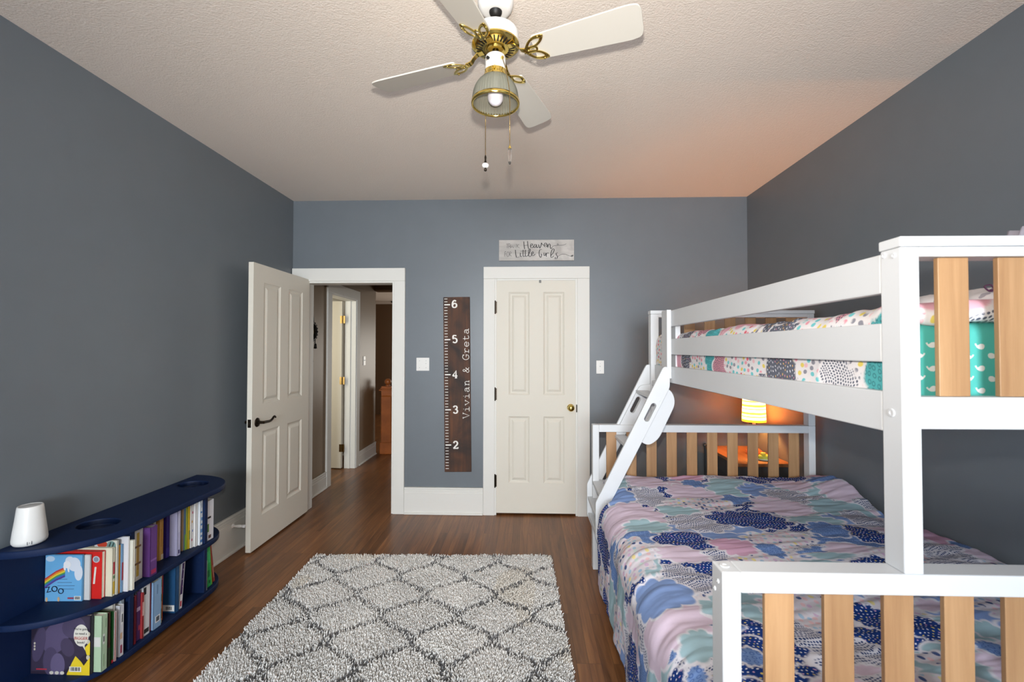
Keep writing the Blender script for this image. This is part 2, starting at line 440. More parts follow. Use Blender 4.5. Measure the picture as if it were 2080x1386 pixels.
def panel_door(name, w, t, z0, z1, panels, m, kind_struct=True):
    """leaf in local XZ: x 0..w from the hinge, y 0..t, both faces moulded"""
    bm = bmesh.new()
    xs = sorted({0, w} | {p[0] for p in panels} | {p[1] for p in panels}); zs = sorted({z0, z1} | {p[2] for p in panels} | {p[3] for p in panels})
    def face(yf, s):
        def P(x, z, d): return bm.verts.new((x, yf-s*d, z))
        for i in range(len(xs)-1):
            for j in range(len(zs)-1):
                a, b, c, d = xs[i], xs[i+1], zs[j], zs[j+1]
                hit = [p for p in panels if p[0] <= a+1e-6 and p[1] >= b-1e-6 and p[2] <= c+1e-6 and p[3] >= d-1e-6]
                if not hit: bm.faces.new([P(*q, 0) for q in ((a, c), (b, c), (b, d), (a, d))])
        for (a, b, c, d) in panels:
            prev = None
            for ins, dep in ((0, 0), (.004, .004), (.016, .010), (.026, .010), (.044, .002), (.05, .001)):
                ring = [P(a+ins, c+ins, dep), P(b-ins, c+ins, dep), P(b-ins, d-ins, dep), P(a+ins, d-ins, dep)]
                if prev:
                    for k in range(4): bm.faces.new((prev[k], prev[(k+1) % 4], ring[(k+1) % 4], ring[k]))
                prev = ring
            bm.faces.new(prev)
    face(0, -1); face(t, 1)
    e = [(0, z0), (w, z0), (w, z1), (0, z1)]
    for k in range(4):
        a, b = e[k], e[(k+1) % 4]
        bm.faces.new([bm.verts.new(q) for q in ((a[0], 0, a[1]), (b[0], 0, b[1]), (b[0], t, b[1]), (a[0], t, a[1]))])
    bmesh.ops.remove_doubles(bm, verts=bm.verts, dist=1e-5)
    return struct(name, bm, m)
def hinge(parent, x, y, z, hh=.09, m='aged_brass', leaf=.022, side=1):
    bm = bmesh.new(); cyl(bm, (x, y, z-hh/2), (x, y, z+hh/2), .006, 10)
    for k in range(4): cyl(bm, (x, y, z-hh/2+hh*(k+.5)/4-.001), (x, y, z-hh/2+hh*(k+.5)/4+.001), .0066, 10)
    ball(bm, (x, y, z+hh/2+.003), .006, 8); ball(bm, (x, y, z-hh/2-.003), .006, 8)
    box(bm, x, x+leaf*side, y+.002, y+.005, z-hh/2, z+hh/2)
    return obj('hinge', bm, M[m], parent, auto=40)

# --- door_1: the open bedroom door, swung back against the left wall
d1 = panel_door('door_1', .818, .036, .014, 2.036, [(.12, .345, .230, .832), (.465, .69, .230, .832), (.12, .345, 1.03, 1.908), (.465, .69, 1.03, 1.908)], M['door'])
d1.location = (-1.951, 3.931, 0); d1.rotation_euler = (0, 0, R(-90))
for z in (.25, 1.03, 1.80): hinge(d1, -.002, -.006, z)
def lever(parent, x, y, z, s):
    bm = bmesh.new()
    m = Matrix.Translation((x, y, z)) @ Matrix.Rotation(R(-90*s), 4, 'X')
    lathe(bm, [(.0, .012), (.012, .012), (.024, .009), (.031, .004), (.033, 0)], 24, m)
    lathe(bm, [(.011, .01), (.010, .05), (.0, .054)], 16, m)
    yy = y+s*.044
    pts = smooth_pts([(x, yy, z), (x-.04, yy, z-.001), (x-.085, yy, z-.002), (x-.115, yy, z+.008), (x-.135, yy, z+.022), (x-.15, yy, z+.022), (x-.158, yy, z+.012)], 5)
    tube(bm, pts, .009, 10, radii=[.0105-.005*i/len(pts) for i in range(len(pts))])
    return obj('lever_handle', bm, M['bronze'], parent, auto=50)
lever(d1, .755, .036, .905, 1); lever(d1, .755, 0, .905, -1)
bm = bmesh.new(); box(bm, .8175, .8195, .006, .030, .877, .934, bev=.0008); box(bm, .819, .828, .012, .024, .895, .916, bev=.003)
obj('latch_plate', bm, M['bronze'], d1)

# --- door_2: the closed closet door
d2 = panel_door('door_2', .697, .036, .018, 2.030, [(.113, .293, .275, .847), (.413, .593, .275, .847), (.113, .293, 1.033, 1.922), (.413, .593, 1.033, 1.922)], M['door'])
d2.location = (-.274, YB-.006, 0)
for z in (.295, 1.04, 1.79): hinge(d2, -.003, -.014, z, .10, 'bronze', .014)
bm = bmesh.new(); m = Matrix.Translation((.647, 0, .926)) @ Matrix.Rotation(R(90), 4, 'X')
lathe(bm, [(.030, -.001), (.031, .003), (.026, .007), (.012, .010), (.009, .024), (.013, .030), (.024, .036), (.029, .046), (.027, .056), (.018, .063), (.006, .066), (0, .066)], 28, m)
obj('door_knob', bm, M['brass'], d2, smooth=True)
bm = bmesh.new(); box(bm, .376, .394, -.010, -.001, 2.002, 2.026, bev=.002); cyl(bm, (.385, -.014, 2.010), (.385, -.008, 2.010), .004, 10)
obj('catch_plate', bm, mat('dull_steel', (120, 120, 118), .6, .6), d2)
bm = bmesh.new(); box(bm, .6925, .701, -.018, .0, .888, .952, bev=.001); obj('strike_plate', bm, M['bronze'], d2)

# --- the hall beyond the doorway
HL = -2.072; HY = 6.15; HD0, HD1 = 4.72, 5.42
bm = bmesh.new()
for a, b, z0, z1 in ((YB+T, HD0, 0, 2.62), (HD0, HD1, 2.02, 2.62), (HD1, HY, 0, 2.62)): box(bm, HL-T, HL, a, b, z0, z1)
bmesh.ops.remove_doubles(bm, verts=bm.verts, dist=1e-4); struct('wall_hall_left', bm, M['hall_wall'])
bm = bmesh.new(); box(bm, -.92, -.82, YB+T, HY, 0, 2.62); struct('wall_hall_right', bm, M['hall_wall'])
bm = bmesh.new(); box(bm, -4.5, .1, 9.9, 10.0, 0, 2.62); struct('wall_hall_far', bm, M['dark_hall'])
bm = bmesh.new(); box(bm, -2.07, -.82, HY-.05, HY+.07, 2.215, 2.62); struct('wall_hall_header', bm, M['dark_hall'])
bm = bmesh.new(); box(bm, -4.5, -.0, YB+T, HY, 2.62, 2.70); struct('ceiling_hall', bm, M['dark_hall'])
bm = bmesh.new(); box(bm, -4.5, .1, HY, 10.0, 2.42, 2.50); struct('ceiling_stair_hall', bm, M['ceiling'])
bm = bmesh.new(); box(bm, 0, .1, HY, 10.0, 0, 2.62); struct('wall_stair_right', bm, M['hall_wall'])
bm = bmesh.new(); box(bm, -4.5, -4.4, YB+T, 10.0, 0, 2.62); struct('wall_side_room_left', bm, M['trim'])
bm = bmesh.new(); box(bm, -4.4, HL-T, HY-.1, HY, 0, 2.62); struct('wall_side_room_far', bm, M['trim'])
bm = bmesh.new(); box(bm, -4.4, HL-T, YB+T, YB+T+.04, 0, 2.62); struct('wall_side_room_near', bm, M['trim'])
baseboard('baseboard_hall_near', (HL, HD0-.10), (HL, YB+T+.005), .17, (1, 0), .016)
baseboard('baseboard_hall_far', (HL, HY), (HL, HD1+.10), .17, (1, 0), .016)
bm = bmesh.new()
for a, b, z0, z1 in ((HD0-.10, HD0, 0, 2.02), (HD1, HD1+.10, 0, 2.02), (HD0-.10, HD1+.10, 2.02, 2.13)): box(bm, HL-.0, HL+.02, a, b, z0, z1, bev=.003)
for a, b in ((HD0-.002, HD0+.016), (HD1-.016, HD1+.002)): box(bm, HL-T-.004, HL+.012, a, b, 0, 2.02, bev=.002)
box(bm, HL-T-.004, HL+.012, HD0+.0165, HD1-.0165, 2.004, 2.022, bev=.002)
box(bm, HL-.075, HL-.05, HD1-.03, HD1-.014, 0, 2.006, bev=.002)
struct('trim_3', bm, M['trim'])
d3 = panel_door('door_3', .66, .036, .012, 2.0, [(.12, .29, .25, .83), (.37, .54, .25, .83), (.12, .29, 1.03, 1.88), (.37, .54, 1.03, 1.88)], M['door'])
d3.location = (HL-T-.02, HD1-.025, 0); d3.rotation_euler = (0, 0, R(180-6))
for z in (.25, 1.05, 1.78):
    bm = bmesh.new(); cyl(bm, (-.006, .04, z-.045), (-.006, .04, z+.045), .007, 10); box(bm, -.038, -.004, .030, .034, z-.045, z+.045); box(bm, -.003, .022, .0355, .0385, z-.045, z+.045)
    obj('hinge', bm, M['aged_brass'], d3, auto=40)

# ================================================================ THINGS ON THE WALLS
def switch_plate(label, x0, x1, z0, z1, tog):
    cx, cz = (x0+x1)/2, (z0+z1)/2; w, h = x1-x0, z1-z0
    t = empty('light_switch', label, 'light switch', (cx, YB, cz))
    bm = bmesh.new(); box(bm, -w/2, w/2, -.006, 0, -h/2, h/2, bev=.0025); 
    for k in tog: box(bm, k-.006, k+.006, -.0068, -.004, -.013, .013, bev=.001)
    obj('wall_plate', bm, M['white_plastic'], t)
    for k in tog:
        bm = bmesh.new(); box(bm, k-.0042, k+.0042, -.018, -.004, .001, .009, bev=.0015, mtx=Matrix.Rotation(R(-14), 4, 'X'))
        obj('toggle', bm, M['white_plastic'], t)
    for k in ([0] if len(tog) == 1 and w < .09 else [-w*.25, w*.25]):
        for zz in (-.03, .03):
            bm = bmesh.new(); cyl(bm, (k, -.0072, zz), (k, -.005, zz), .003, 10); obj('screw', bm, M['chrome'], t)
switch_plate('wide white light switch plate on the wall between doorway and growth chart', -.966, -.853, 1.238, 1.352, [.026])
switch_plate('narrow white light switch plate on the wall right of the closet door', .593, .660, 1.217, 1.331, [0])

# growth chart: dark board with inch marks, foot numbers and two names
t = empty('growth_chart', 'tall dark wooden growth chart ruler with white inch marks and names hung on the wall', 'growth chart', (-.606, YB, 1.124)); t.rotation_euler = (0, R(-.70), 0)
bm = bmesh.new(); box(bm, -.1155, .1155, -.019, 0, -.756, .756, bev=.003); obj('board', bm, M['chart'], t)
bm = bmesh.new(); yf = -.0192
for i in range(-9, 52):
    z = .600 + i*.0254*.9955 - 1.124
    if z > .745 or z < -.735: continue
    big = i % 12 == 0
    box(bm, -.106, -.056 if big else -.079, yf-.0006, yf+.0004, z-(.0052 if big else .0026), z+(.0052 if big else .0026))
obj('inch_marks', bm, M['ink_white'], t)
DIG = {'6': [[(.78, .86), (.52, .98), (.22, .82), (.10, .45), (.18, .12), (.5, .02), (.82, .14), (.88, .36), (.72, .56), (.45, .58), (.16, .40)]],
       '5': [[(.80, .96), (.24, .96), (.18, .52)], [(.18, .54), (.45, .64), (.78, .52), (.88, .28), (.72, .06), (.42, .02), (.14, .14)]],
       '4': [[(.66, .02), (.66, .98), (.08, .30), (.08, .27), (.94, .27)], [(.46, .02), (.86, .02)]],
       '3': [[(.14, .80), (.34, .97), (.68, .94), (.80, .74), (.66, .56), (.42, .52)], [(.42, .52), (.70, .50), (.88, .30), (.74, .07), (.42, .01), (.10, .16)]],
       '2': [[(.14, .74), (.26, .94), (.58, .98), (.82, .80), (.76, .56), (.44, .32), (.12, .06), (.14, .05), (.5, .06), (.86, .06), (.86, .20)]]}
for i, d in enumerate('23456'):
    bm = bmesh.new(); z = .600+i*.3048-1.124
    for pl in DIG[d]:
        stroke(bm, [(-.040+p[0]*.046, z-.032+p[1]*.064) for p in pl], lambda q, dd: .0095+.0045*abs(dd[1]), y=yf, smooth=0 if (d == '4') else 5)
    obj('foot_number', bm, M['ink_white'], t)
SLAB = {'V': [[(.08, 1), (.5, 0), (.92, 1)], [(-.04, 1), (.24, 1)], [(.76, 1), (1.04, 1)]],
        'i': [[(.2, .62), (.52, .62), (.52, 0)], [(.12, 0), (.90, 0)], [(.50, .86), (.50, .93)]],
        'v': [[(.12, .62), (.5, 0), (.88, .62)], [(.0, .62), (.28, .62)], [(.72, .62), (1.0, .62)]],
        'a': [[(.2, .55), (.42, .65), (.70, .58), (.76, .42), (.76, .06), (.80, 0), (.98, 0)], [(.76, .36), (.45, .37), (.16, .26), (.16, .08), (.36, -.02), (.62, .06), (.76, .20)]],
        'n': [[(.06, .62), (.26, .62), (.26, 0)], [(.26, .42), (.44, .62), (.66, .63), (.78, .46), (.78, 0)], [(.06, 0), (.44, 0)], [(.62, 0), (.98, 0)]],
        '&': [[(.98, .02), (.80, .06), (.34, .60), (.28, .80), (.44, .95), (.62, .84), (.56, .64), (.20, .36), (.10, .16), (.30, -.01), (.58, .08), (.84, .44)], [(.72, .46), (.98, .46)]],
        'G': [[(.90, .70), (.90, .98)], [(.90, .80), (.66, .99), (.34, .94), (.10, .66), (.08, .36), (.26, .06), (.56, -.02), (.86, .12), (.88, .40)], [(.54, .42), (1.02, .42)]],
        'r': [[(.08, .62), (.34, .62), (.34, 0)], [(.34, .36), (.52, .58), (.78, .64), (.94, .54)], [(.10, 0), (.70, 0)]],
        'e': [[(.14, .33), (.88, .33), (.84, .52), (.56, .65), (.24, .55), (.12, .32), (.24, .06), (.54, -.02), (.88, .10)]],
        't': [[(.36, .90), (.36, .12), (.46, -.01), (.72, .0), (.92, .10)], [(.08, .62), (.82, .62)]]}
adv = .0560; bm = bmesh.new()
for i, ch in enumerate('Vivian & Greta'):
    if ch == ' ':
        obj('name_lettering', bm, M['ink_white'], t); bm = bmesh.new()
    for pl in SLAB.get(ch, []):
        straight = ch in 'Vv' or len(pl) <= 3
        P = [(.103-p[1]*.054, .828-1.124+i*adv+p[0]*.049) for p in pl]
        stroke(bm, P, .0046, y=yf, smooth=0 if straight else 4)
obj('name_lettering', bm, M['ink_white'], t)

# the small whitewashed sign over the closet
def white_wood():
    m = wood_mat('whitewashed_board', (158, 153, 148), (204, 201, 196), (222, 220, 216), 'X', .8, .7, blotch=(9.0, (176, 172, 168)))
    return m
M['whitewash'] = white_wood()
t = empty('wall_sign', 'small whitewashed wooden sign with black hand lettering hung above the closet door', 'sign', (.0785, YB, 2.2845)); t.rotation_euler = (0, R(.1), 0)
bm = bmesh.new(); box(bm, -.3245, .3245, -.018, 0, -.090, .090, bev=.002); obj('board', bm, M['whitewash'], t)
SG = [  # strokes traced from the lettering: (heavy, points)
 (0, [(320,190),(415,186)]), (0, [(352,190),(345,288)]), (0, [(377,198),(382,290)]), (0, [(416,196),(421,288)]), (0, [(380,246),(418,240)]),
 (0, [(428,290),(456,196),(482,286)]), (0, [(438,258),(472,254)]), (0, [(500,286),(503,196),(545,282),(552,190)]), (0, [(577,190),(572,286)]), (0, [(625,188),(576,242),(632,286)]),
 (1, [(735,130),(740,210),(754,312)]), (1, [(825,122),(831,220),(846,308)]), (0, [(742,232),(835,212)]),
 (1, [(893,242),(938,222),(936,188),(908,192),(892,240),(905,278),(935,284),(968,246)]),
 (1, [(1026,198),(994,202),(972,250),(992,282),(1020,250),(1030,204),(1034,262),(1052,284),(1076,250)]),
 (1, [(1076,204),(1096,250),(1112,290),(1140,226),(1152,166),(1165,196),(1200,218)]),
 (1, [(1214,238),(1258,214),(1262,176),(1236,168),(1212,216),(1226,258),(1262,258),(1286,226)]),
 (1, [(1290,190),(1298,276),(1310,226),(1336,188),(1354,214),(1356,270),(1372,306),(1396,278)]),
 (0, [(1396,278),(1432,240),(1512,230),(1548,206),(1530,184),(1518,208),(1562,226),(1662,220),(1732,190)]),
 (0, [(290,376),(284,488)]), (0, [(284,376),(322,371)]), (0, [(286,428),(314,422)]),
 (0, [(356,374),(336,420),(344,476),(370,486),(386,430),(372,380),(356,374)]), (0, [(402,380),(400,486)]), (0, [(400,380),(432,378),(440,408),(404,430),(446,486)]),
 (1, [(538,330),(546,424),(560,508)]), (0, [(560,510),(600,512),(642,494)]), (1, [(655,402),(654,470),(670,494),(690,480)]), (0, [(652,364),(740,362),(832,358)]),
 (1, [(720,330),(718,460),(734,494),(756,476)]), (1, [(772,330),(774,466),(792,494),(830,466)]), (1, [(830,468),(876,384),(888,316),(866,310),(850,384),(856,474),(880,496),(914,462)]),
 (1, [(914,446),(956,412),(950,374),(922,396),(922,452),(956,474),(1006,430)]),
 (1, [(1162,330),(1122,322),(1096,386),(1102,466),(1130,516),(1150,478),(1156,432),(1118,436)]), (1, [(1210,402),(1214,470),(1240,462),(1252,416)]),
 (1, [(1252,404),(1258,450),(1266,494)]), (1, [(1264,446),(1278,414),(1300,402),(1314,418)]), (1, [(1362,480),(1424,404),(1448,330),(1418,306),(1384,372),(1368,470),(1388,520),(1440,476)]),
 (1, [(1532,398),(1494,420),(1502,456),(1526,490),(1514,536),(1474,546),(1480,508)]), (0, [(1526,494),(1580,462),(1640,436),(1712,440),(1780,470),(1846,488)]),
 (1, [(1850,460),(1868,474),(1886,456),(1880,486),(1860,496),(1850,470)]), (1, [(1208,380),(1216,384)])]
bm = bmesh.new(); sx = .649/1765.; szz = .180/495.
for hv, pl in SG:
    P = [((p[0]-1032.5)*sx, (337.5-p[1])*szz) for p in pl]
    if hv: stroke(bm, P, lambda q, d: .0020+.0046*abs(d[1])**1.5, y=-.0182, smooth=5)
    else: stroke(bm, P, .0026, y=-.0182, smooth=4 if len(pl) > 4 else 0)
obj('lettering', bm, M['ink_black'], t)

# door stop on the left baseboard
t = empty('door_stop', 'white spindle door stop screwed to the left baseboard beside the bookcase', 'door stop', (XL+.020, 3.13, .19))
bm = bmesh.new(); m = Matrix.Rotation(R(90), 4, 'Y')
lathe(bm, [(0, 0), (.016, 0), (.014, .006), (.008, .010), (.009, .02), (.012, .045), (.010, .060), (.008, .064), (.011, .068), (.011, .076)], 18, m)
obj('stem', bm, M['white_plastic'], t, auto=40)
bm = bmesh.new(); lathe(bm, [(.0105, .074), (.012, .078), (.011, .088), (0, .090)], 18, m); obj('rubber_tip', bm, M['sheet_white'], t, smooth=True)

# ================================================================ CEILING FAN
FX, FY = -.118, 1.66
fan = empty('ceiling_fan', 'white four blade ceiling fan with brass fittings and one glass light shade', 'ceiling fan', (FX, FY, 0))
bm = bmesh.new(); lathe(bm, [(.064, H), (.067, 2.722), (.066, 2.705), (.062, 2.690), (.054, 2.680), (.044, 2.676), (.024, 2.676)], 40); obj('canopy', bm, M['fan_white'], fan, smooth=True)
bm = bmesh.new(); ball(bm, (0, 0, 2.678), .0245, 24); obj('ball_joint', bm, M['black'], fan, smooth=True)
bm = bmesh.new(); lathe(bm, [(.0125, 2.65), (.0125, 2.598)], 20); obj('downrod', bm, M['fan_white'], fan, smooth=True)
bm = bmesh.new(); lathe(bm, [(.012, 2.608), (.050, 2.607), (.074, 2.604), (.083, 2.597), (.085, 2.588), (.085, 2.556), (.084, 2.550)], 48); obj('motor_housing', bm, M['fan_white'], fan, auto=50)
bm = bmesh.new(); lathe(bm, [(.084, 2.556), (.088, 2.552), (.088, 2.547), (.080, 2.543), (.074, 2.541), (.042, 2.534), (.036, 2.534), (.034, 2.526), (.018, 2.524), (.0, 2.524)], 48); vp = obj('vent_plate', bm, M['brass'], fan, auto=40)
bm = bmesh.new()
for k in range(28):
    a = 2*math.pi*k/28; m = Matrix.Rotation(a, 4, 'Z') @ Matrix.Translation((.060, 0, 2.5380)) @ Matrix.Rotation(R(-15.5), 4, 'Y')
    box(bm, -.012, .012, -.0024, .0024, -.0016, .001, mtx=m)
obj('vent_slot', bm, M['black'], vp)
bm = bmesh.new(); lathe(bm, [(.010, 2.528), (.010, 2.50)], 14); 
for k in range(3): lathe(bm, [(.011, 2.522-k*.007), (.013, 2.520-k*.007), (.011, 2.517-k*.007)], 14)
obj('stem_nut', bm, M['bronze'], fan, smooth=True)
bm = bmesh.new(); lathe(bm, [(.010, 2.512), (.030, 2.510), (.0365, 2.505), (.0375, 2.498), (.0375, 2.452), (.036, 2.448)], 40); obj('switch_housing', bm, M['fan_white'], fan, auto=50)
for a, mm in ((R(-128), 'black'), (R(-50), 'brass')):
    bm = bmesh.new(); c = Vector((math.cos(a)*.037, math.sin(a)*.037, 2.484)); cyl(bm, c, c+Vector((math.cos(a), math.sin(a), 0))*.008, .0055, 12); obj('chain_outlet', bm, M[mm], fan, auto=40)
bm = bmesh.new(); lathe(bm, [(.036, 2.455), (.041, 2.451), (.042, 2.436), (.046, 2.430), (.046, 2.425), (.040, 2.424)], 40)
for k in range(3):
    a = R(-90+120*k); c = Vector((math.cos(a)*.041, math.sin(a)*.041, 2.444)); cyl(bm, c, c+Vector((math.cos(a), math.sin(a), 0))*.008, .004, 10)
obj('shade_collar', bm, M['brass'], fan, auto=40)
def glass_ribbed():
    m = bpy.data.materials.new('ribbed_frosted_glass'); m.use_nodes = True; t = NT(m); b = bsdf(m)
    b.inputs['Base Color'].default_value = lin((170, 170, 156)); b.inputs['Roughness'].default_value = .28
    b.inputs['Transmission Weight'].default_value = .55; b.inputs['IOR'].default_value = 1.2; b.inputs['Alpha'].default_value = .78
    return m
M['rib_glass'] = glass_ribbed()
bm = bmesh.new()
pr = [(.040, 2.430), (.048, 2.424), (.060, 2.412), (.071, 2.396), (.079, 2.376), (.083, 2.352), (.085, 2.332)]
pr = [tuple(p) for p in smooth_pts(pr, 3)]
lathe(bm, pr+[(r-.004, z) for r, z in reversed(pr)], 144, wave=(48, .03)); sh = obj('glass_shade', bm, M['rib_glass'], fan, smooth=True)
bm = bmesh.new(); lathe(bm, [(.0845, 2.340), (.0885, 2.340), (.0895, 2.334), (.0885, 2.327), (.086, 2.3255), (.0815, 2.328), (.0815, 2.336), (.0845, 2.340)], 64); obj('brass_rim', bm, M['brass'], sh, smooth=True)
M['bulb'] = mat('opal_bulb_glass', (232, 230, 240), .12, coat=.3)
bm = bmesh.new(); lathe(bm, [(0, 2.326), (.010, 2.327), (.020, 2.333), (.027, 2.343), (.0295, 2.355), (.027, 2.369), (.020, 2.381), (.014, 2.392), (.013, 2.410)], 28); obj('light_bulb', bm, M['bulb'], fan, smooth=True)
bm = bmesh.new(); lathe(bm, [(.014, 2.405), (.016, 2.42), (.016, 2.448)], 20); obj('bulb_socket', bm, M['fan_white'], fan, smooth=True)
ZB = 2.500
def blade_outline():
    a = [(.150, -.050), (.30, -.058), (.488, -.066), (.518, -.060), (.526, -.040), (.526, .040), (.518, .060), (.488, .066), (.30, .058), (.150, .050)]
    return rounded(a, [.012, .0, .02, .012, .012, .012, .012, .02, 0, .012], 4)
def petal(side):
    o = smooth_pts([(.118, .004*side), (.126, .022*side), (.144, .040*side), (.168, .050*side), (.196, .047*side), (.190, .030*side), (.172, .014*side), (.150, .004*side)], 5, True)
    return o
blade_src = None
for k in range(4):
    ang = R(-20+90*k)
    fr = Matrix.Rotation(ang, 4, 'Z'); tilt = Matrix.Translation((0, 0, ZB)) @ Matrix.Rotation(R(-13), 4, 'X')
    bm = prism(blade_outline(), (), .0055, .001, fr @ tilt @ Matrix.Translation((0, 0, .0045)))
    bl = obj('blade', bm, M['fan_blade'], fan)
    bm = bmesh.new(); mt = fr @ tilt @ Matrix.Translation((0, 0, -.0005))
    for s in (1, -1):
        o = [(float(p[0]), float(p[1])) for p in petal(s)]
        c = np.mean(np.array(o), 0); hole = [tuple(c+(np.array(p)-c)*.66*np.array((.86, .78))) for p in o]
        prism(o, [hole], .003, .0006, mt, bm)
    ring = [(.146+.020*math.cos(2*math.pi*i/24), .015*math.sin(2*math.pi*i/24)) for i in range(24)]
    hole = [(.146+.0125*math.cos(2*math.pi*i/24), .0085*math.sin(2*math.pi*i/24)) for i in range(24)]
    prism(ring, [hole], .0032, .0006, mt, bm)
    prism([(.112, -.011), (.130, -.012), (.130, .012), (.112, .011)], (), .003, .0004, mt, bm)
    z0 = tilt @ Vector((.116, 0, -.0005))
    pts = smooth_pts([(.050, 0, 2.533), (.072, 0, 2.531), (.088, 0, 2.520), (.100, 0, 2.506), (z0.x+.004, 0, z0.z)], 4)
    prev = None
    for p in pts:
        w = .0085+.003*abs(p[0]-.085)/.03
        rr = [bm.verts.new(fr @ Vector((p[0], y, p[2]+dz))) for y, dz in ((-w, 0), (w, 0), (w, .004), (-w, .004))]
        if prev:
            for q in range(4): bm.faces.new((prev[q], prev[(q+1) % 4], rr[(q+1) % 4], rr[q]))
        prev = rr
    for px, py in ((.178, .046), (.178, -.046), (.130, 0)):
        ball(bm, mt @ Vector((px, py, -.002)), .0042, 8)
    obj('blade_bracket', bm, M['brass'], bl, auto=45)
def chain(pts, name='pull_chain'):
    bm = bmesh.new(); tube(bm, pts, .0011, 6)
    P = [Vector(p) for p in pts]; d = 0
    for a, b in zip(P[:-1], P[1:]):
        n = max(1, int((b-a).length/.0046))
        for i in range(n): bmesh.ops.create_icosphere(bm, subdivisions=1, radius=.0019, matrix=Matrix.Translation(a.lerp(b, i/n)))
    return obj(name, bm, M['aged_brass'], fan, smooth=True)
c1 = chain([(-.030, -.026, 2.484), (-.044, .078, 2.43), (-.0455, .096, 2.395), (-.0455, .096, 2.180)])
bm = bmesh.new(); m = Matrix.Translation((-.0455, .096, 2.118))
lathe(bm, [(0, 0), (.005, .003), (.006, .008), (.003, .012), (.006, .016)], 14, m); lathe(bm, [(.006, .031), (.005, .036), (.003, .046), (.004, .056), (.002, .064), (0, .066)], 14, m); obj('bronze_pull', bm, M['bronze'], c1, smooth=True)
bm = bmesh.new(); lathe(bm, [(.004, .014), (.011, .017), (.0135, .022), (.013, .028), (.008, .032), (.004, .032)], 18, m); obj('white_bead', bm, M['white_plastic'], c1, smooth=True)
c2 = chain([(.026, -.034, 2.484), (.040, -.060, 2.43), (.055, -.071, 2.34), (.056, -.072, 2.300), (.056, -.072, 2.140)])
bm = bmesh.new(); m = Matrix.Translation((.056, -.072, 2.076)); lathe(bm, [(.006, .056), (.0045, .062), (.002, .068), (0, .07)], 12, m); obj('brass_cap', bm, M['brass'], c2, smooth=True)
M['crystal'] = mat('clear_acrylic', (250, 250, 250), .05); bsdf(M['crystal']).inputs['Transmission Weight'].default_value = 1.0
bm = bmesh.new(); lathe(bm, [(0, 0), (.003, .001), (.0055, .012), (.007, .034), (.0065, .05), (.005, .057), (0, .058)], 8, m); obj('clear_drop', bm, M['crystal'], c2)

# ================================================================ HALL THINGS
t = empty('wall_mirror', 'small dark iron framed oval mirror with hanging tassels on the tan hall wall', 'mirror', (HL, 4.28, 1.596))
bm = bmesh.new(); P = [(.012, .094*math.cos(a), .082*math.sin(a)) for a in [2*math.pi*i/40 for i in range(41)]]
tube(bm, P, .013, 8)
for k in range(18):
    a = 2*math.pi*k/18; ball(bm, (.018, .104*math.cos(a), .092*math.sin(a)), .009, 8)
obj('iron_frame', bm, M['black'], t, smooth=True)
M['mirror'] = mat('mirror_glass', (190, 184, 150), .06, 1.0)
bm = bmesh.new(); lathe(bm, [(0, .006), (1, .006)], 40, Matrix(((0, 0, 1, 0), (.092, 0, 0, 0), (0, .080, 0, 0), (0, 0, 0, 1)))); obj('mirror_glass', bm, M['mirror'], t)
bm = bmesh.new()
tube(bm, [(.01, .05, .075), (.012, .02, .20), (.012, 0, .225)], .005, 6); tube(bm, [(.01, -.05, .075), (.012, -.02, .20), (.012, 0, .225)], .005, 6); ball(bm, (.014, 0, .232), .016, 8)
obj('hanger', bm, M['black'], t, smooth=True)
for yy, zz in ((.070, -.145), (.0, -.275), (-.070, -.145)):
    bm = bmesh.new(); tube(bm, [(.012, yy, -.07), (.012, yy, zz+.03)], .0045, 6); lathe(bm, [(0, .032), (.010, .027), (.012, .01), (.015, -.018), (0, -.022)], 10, Matrix.Translation((.016, yy, zz))); obj('tassel', bm, M['black'], t, smooth=True)

t = empty('newel_post', 'orange oak stair newel post with ball top at the end of the hall', 'newel post', (-1.920, 6.22, 0))
bm = bmesh.new(); box(bm, -.075, .075, -.075, .075, 0, .79, bev=.012, seg=1); box(bm, -.085, .085, -.085, .085, 0, .16, bev=.01); obj('shaft', bm, M['hall_post'], t)
bm = bmesh.new(); box(bm, -.072, .072, -.072, .072, .79, .92, bev=.006); box(bm, -.095, .095, -.095, .095, .862, .878, bev=.004); box(bm, -.085, .085, -.085, .085, .885, .897, bev=.004); obj('cap', bm, M['hall_post'], t)
bm = bmesh.new(); lathe(bm, [(.03, .92), (.03, .935), (.02, .94)], 20); ball(bm, (0, 0, .978), .046, 20); obj('ball_finial', bm, M['hall_post'], t, smooth=True)
bm = bmesh.new(); cyl(bm, (0, -.078, .62), (0, -.068, .62), .028, 16); obj('rosette', bm, M['hall_post'], t, auto=40)
bm = bmesh.new(); cyl(bm, (.066, 0, .62), (.078, 0, .62), .028, 16); obj('rosette', bm, M['hall_post'], t, auto=40)
t = empty('hall_ceiling_light', 'small dark flush ceiling light with frosted glass shade beyond the doorway', 'ceiling light', (-2.72, 9.35, 2.42)); t.scale = (1.3, 1.3, 1.3)
bm = bmesh.new(); lathe(bm, [(0, 0), (.085, 0), (.08, -.02), (.03, -.035), (.02, -.04)], 24); obj('canopy', bm, M['black'], t, auto=40)
bm = bmesh.new(); tube(bm, [(0, 0, -.03), (0, 0, -.09)], .010, 8); lathe(bm, [(.012, -.085), (.034, -.095), (.038, -.125), (.030, -.13)], 18); obj('socket', bm, M['black'], t, auto=40)
M['frost'] = mat('frosted_glass', (222, 210, 185), .4); bsdf(M['frost']).inputs['Transmission Weight'].default_value = .3
